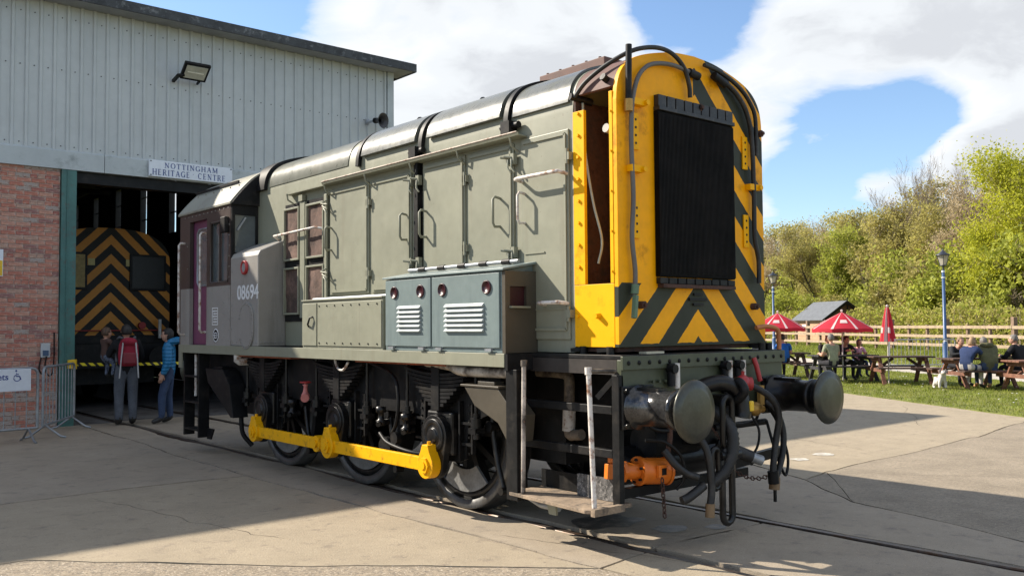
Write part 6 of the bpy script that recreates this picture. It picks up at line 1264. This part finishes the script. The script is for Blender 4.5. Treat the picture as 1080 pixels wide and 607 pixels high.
# ================================================================== TREES AND HEDGE
def leaf(name, c, c2): return mat(name, c, c2=c2, rough=.55, var=.2, scale=.55, spec=.3, trans=.55, dirt=c2, dirt_amt=.3, dirt_scale=2.5)
m_l = dict(olive=leaf('leaf_olive', (.47, .42, .12), (.34, .30, .10)), green=leaf('leaf_green', (.43, .45, .07), (.30, .325, .06)), lime=leaf('leaf_lime', (.50, .49, .04), (.35, .37, .035)), brown=leaf('leaf_brown', (.50, .40, .24), (.38, .30, .18)))
m_bark = mat('bark', (.085, .07, .05), rough=.9, var=.25, scale=5, bump=.6); m_twig = mat('twig', (.34, .27, .19), rough=.85, var=.25, scale=3); m_birch = mat('birch_bark', (.50, .46, .41), rough=.75, var=.15, scale=6, dirt=(.08, .07, .06), dirt_amt=.25, dirt_scale=7)
def grow_tree(seed, h, width, lk, nl, lsize, bark=None, twig=None, lean=.0, low=.25, upright=.35, depth=5, spread=.3):
    rd = random.Random(seed); tr, cr = MB(), MB(); tips = []
    def go(p, d_, L, r, k):
        pts = [p]; n_ = 4 if k == 0 else 3; dd = d_.copy()
        for i in range(n_):
            dd = (dd+V((rd.gauss(0, .12), rd.gauss(0, .12), rd.gauss(.03, .06)))).normalized(); pts.append(pts[-1]+dd*(L/n_))
        rs = [r*(1-.55*i/n_) for i in range(n_+1)]
        (tr if k < 3 else cr).tube(pts, rs, (8, 6, 5, 4, 3, 3)[min(k, 5)], 0)
        if k >= 3: tips.extend(pts[1:])
        if k >= depth: return
        nc = (6, 4, 4, 3, 3)[k] if k < 5 else 2
        for c in range(nc):
            f = rd.uniform(.35, 1) if k else low+(1-low)*(c+.6)/nc
            q = pts[min(n_, max(1, round(f*n_)))]; a = rd.uniform(0, 2*math.pi); sp_ = rd.uniform(.45, .95)*(1-.25*f)
            side = V((math.cos(a), math.sin(a), 0)); nd = (dd*(upright+.35)+side*sp_*width+V((0, 0, upright*.55))).normalized()
            go(q, nd, L*rd.uniform(.52, .72)*(1.0 if k else .72), max(.008, r*.5*(1.05-.5*f)), k+1)
        if k < 3: go(pts[-1], dd, L*.55, max(.01, r*.42), k+1)
    go(V((0, 0, -.1)), V((lean, 0, 1)).normalized(), h*.55, h*.018, 0)
    T = np.array([tuple(t) for t in tips]); zs = T[:, 2].max(); sc = h/zs
    rg = np.random.default_rng(seed); P = T[rg.integers(0, len(T), nl)]+rg.normal(0, spread, (nl, 3))
    # leaf clumps: keep leaves in a fraction of the volume so that gaps show
    keep = np.array([noise.noise(V(p)*.75+V((seed, 0, 0))) > -.3 for p in P]); P = P[keep]; n = len(P)
    u = rg.normal(0, 1, (n, 3)); u /= np.linalg.norm(u, axis=1)[:, None]; v_ = np.cross(u, rg.normal(0, 1, (n, 3))); v_ /= np.linalg.norm(v_, axis=1)[:, None]
    s_ = rg.uniform(.55, 1.25, n)[:, None]*lsize; A = P-u*s_; B = P+v_*s_*.55; C = P+u*s_; D = P-v_*s_*.55
    vs = np.stack([A, B, C, D], 1).reshape(-1, 3); k0 = len(cr.v); cr.v += [tuple(x) for x in vs.tolist()]
    cr.f += [(k0+4*i, k0+4*i+1, k0+4*i+2, k0+4*i+3) for i in range(n)]; cr.m += [1]*n; cr.s += [False]*n
    for m_ in (tr, cr): m_.v = [(x*sc, y*sc, z*sc) for x, y, z in m_.v]
    return tr.mesh('trunk', bark or m_bark), cr.mesh('crown', [twig or m_twig, m_l[lk]])
TV = dict(
    olive=[grow_tree(11, 10.5, 1.0, 'olive', 16000, .11, low=.15), grow_tree(12, 10.5, 1.1, 'olive', 15000, .11, low=.2)],
    green=[grow_tree(21, 9.5, 1.15, 'green', 18000, .12, low=.08), grow_tree(22, 10, 1.1, 'green', 18000, .12, low=.1)],
    lime=[grow_tree(31, 11.5, 1.2, 'lime', 62000, .095, low=.04, upright=.3, spread=.5)],
    brown=[grow_tree(41, 10.5, 1.0, 'brown', 11000, .09, low=.15), grow_tree(42, 10, 1.05, 'brown', 11000, .09, low=.15)],
    birch=[grow_tree(51, 13, .7, 'brown', 700, .07, bark=m_birch, upright=.6, low=.35), grow_tree(52, 12.5, .7, 'brown', 600, .07, bark=m_birch, upright=.65, low=.35)],
    shrub=[grow_tree(61, 3.2, 1.5, 'green', 4200, .10, low=.02, upright=.2, depth=4), grow_tree(62, 3.0, 1.5, 'olive', 3600, .10, low=.02, upright=.2, depth=4)])
LAB = dict(olive='budding olive coloured tree in the wood behind the hedge', green='fresh green leafing tree in the wood behind the hedge', lime='tall bright yellow green tree beyond the fence at the right', brown='bare brown twiggy tree in the wood behind the hedge', birch='bare pale stemmed birch rising above the wood', shrub='low bush filling the gap between hedge and trees')
def plant(kind, t, dd, sc, rz, var=0, label=None, group=None, name=None):
    p = fp(t, dd); z = gz(p.x, p.y); r_ = thing(name or {'birch': 'birch_tree', 'shrub': 'bush'}.get(kind, 'woodland_tree'), label or LAB[kind], 'bush' if kind == 'shrub' else 'tree', (p.x, p.y, z), rz, group or LAB[kind].replace(' the ', ' ')); r_.scale = (sc, sc, sc)
    for nm, me in zip(('trunk', 'crown'), TV[kind][var % len(TV[kind])]):
        o = bpy.data.objects.new(nm, me); col.objects.link(o); o.parent = r_
rd = random.Random(17)
front = [(-6, 'green'), (-1, 'olive'), (3.5, 'green'), (15.8, 'brown'), (19.5, 'olive'), (23, 'olive'), (27, 'green'), (31, 'olive'), (35, 'olive'), (39, 'green'), (43.5, 'brown'), (48, 'olive'), (53, 'green'), (58, 'brown'), (64, 'olive')]
for i, (t, kd) in enumerate(front): plant(kd, t+rd.uniform(-.8, .8), rd.uniform(9, 12.5), rd.uniform(.80, .95), rd.uniform(0, 6.28), i, label='green leafing tree by the wood edge outside the photo' if 0 else None)
plant('lime', 9.6, 10.0, .90, .6, 0, label='tall bright yellow green tree beyond the fence at the right')
back = [(-8, 'olive'), (-3, 'brown'), (2, 'olive'), (6.5, 'green'), (11, 'olive'), (15.5, 'brown'), (20, 'olive'), (24, 'brown'), (28, 'olive'), (32, 'brown'), (36.5, 'olive'), (41, 'brown'), (45, 'olive'), (50, 'brown'), (55, 'olive'), (60, 'brown'), (66, 'green')]
for i, (t, kd) in enumerate(back): plant(kd, t+rd.uniform(-.8, .8), rd.uniform(15, 19), rd.uniform(.92, 1.06), rd.uniform(0, 6.28), i)
for i in range(16): plant(rd.choice(('olive', 'brown')), -4+5.2*i, rd.uniform(24, 29), rd.uniform(.9, 1.05), rd.uniform(0, 6.28), i)
for i in range(14): plant(rd.choice(('olive', 'green', 'brown')), 68+5.5*i, rd.uniform(10, 20), rd.uniform(.9, 1.1), rd.uniform(0, 6.28), i)
plant('birch', 24.6, 13, 1.0, .3, 0); plant('birch', 27.0, 13.4, 1.0, 2.2, 1); plant('birch', 22.9, 14.5, .97, 4.0, 1)
for i in range(18): plant('shrub', -2+3.0*i+rd.uniform(-.6, .6), rd.uniform(12.5, 14.5), rd.uniform(1.5, 1.9), rd.uniform(0, 6.28), i)
for i, (t_q, d_q) in enumerate(((9, 7.8), (11, 8.2), (14.5, 7.5), (16.5, 8.3), (18.5, 8), (21, 8.2))): plant('shrub', t_q, d_q, 1.6, i*1.3, i)
for i in range(26): plant('shrub', -8+2.9*i+rd.uniform(-.6, .6), rd.uniform(6.3, 8.6), rd.uniform(.85, 1.25), rd.uniform(0, 6.28), i)
# clipped hedge
hg = thing('hedge', 'long clipped hedge of brownish green leaves behind the timber fence', 'hedge', tuple(fp(0, 0, 0)), math.atan2(FT.y, FT.x))
rg = np.random.default_rng(9); n = 42000; X = rg.uniform(-14, 70, n); Y = -4.4+rg.uniform(-1, 1, n)*.85; H_ = 1.95+.18*np.sin(X*.9)+.12*np.sin(X*2.3+1); Z = .45+H_*rg.uniform(0.0, 1, n)**.75+rg.normal(0, .05, n)
P = np.stack([X, Y, Z], 1); u = rg.normal(0, 1, (n, 3)); u /= np.linalg.norm(u, axis=1)[:, None]; v_ = np.cross(u, rg.normal(0, 1, (n, 3))); v_ /= np.linalg.norm(v_, axis=1)[:, None]; s_ = rg.uniform(.05, .12, n)[:, None]
vs = np.stack([P-u*s_, P+v_*s_*.6, P+u*s_, P-v_*s_*.6], 1).reshape(-1, 3); hm = MB(); hm.v = [tuple(x) for x in vs.tolist()]; hm.f = [(4*i, 4*i+1, 4*i+2, 4*i+3) for i in range(n)]
hm.m = (rg.random(n) < .5).astype(int).tolist(); hm.s = [False]*n; hm.build('foliage', [m_l['olive'], m_l['green']], hg)
q = MB()
for i in range(400): x = rd.uniform(-14, 70); y = -4.4+rd.uniform(-.6, .6); q.tube([(x, y, .3), (x+rd.uniform(-.2, .2), y+rd.uniform(-.2, .2), 1.3), (x+rd.uniform(-.4, .4), y+rd.uniform(-.3, .3), 2.3)], [.025, .015, .006], 3)
q.build('stems', m_twig, hg)
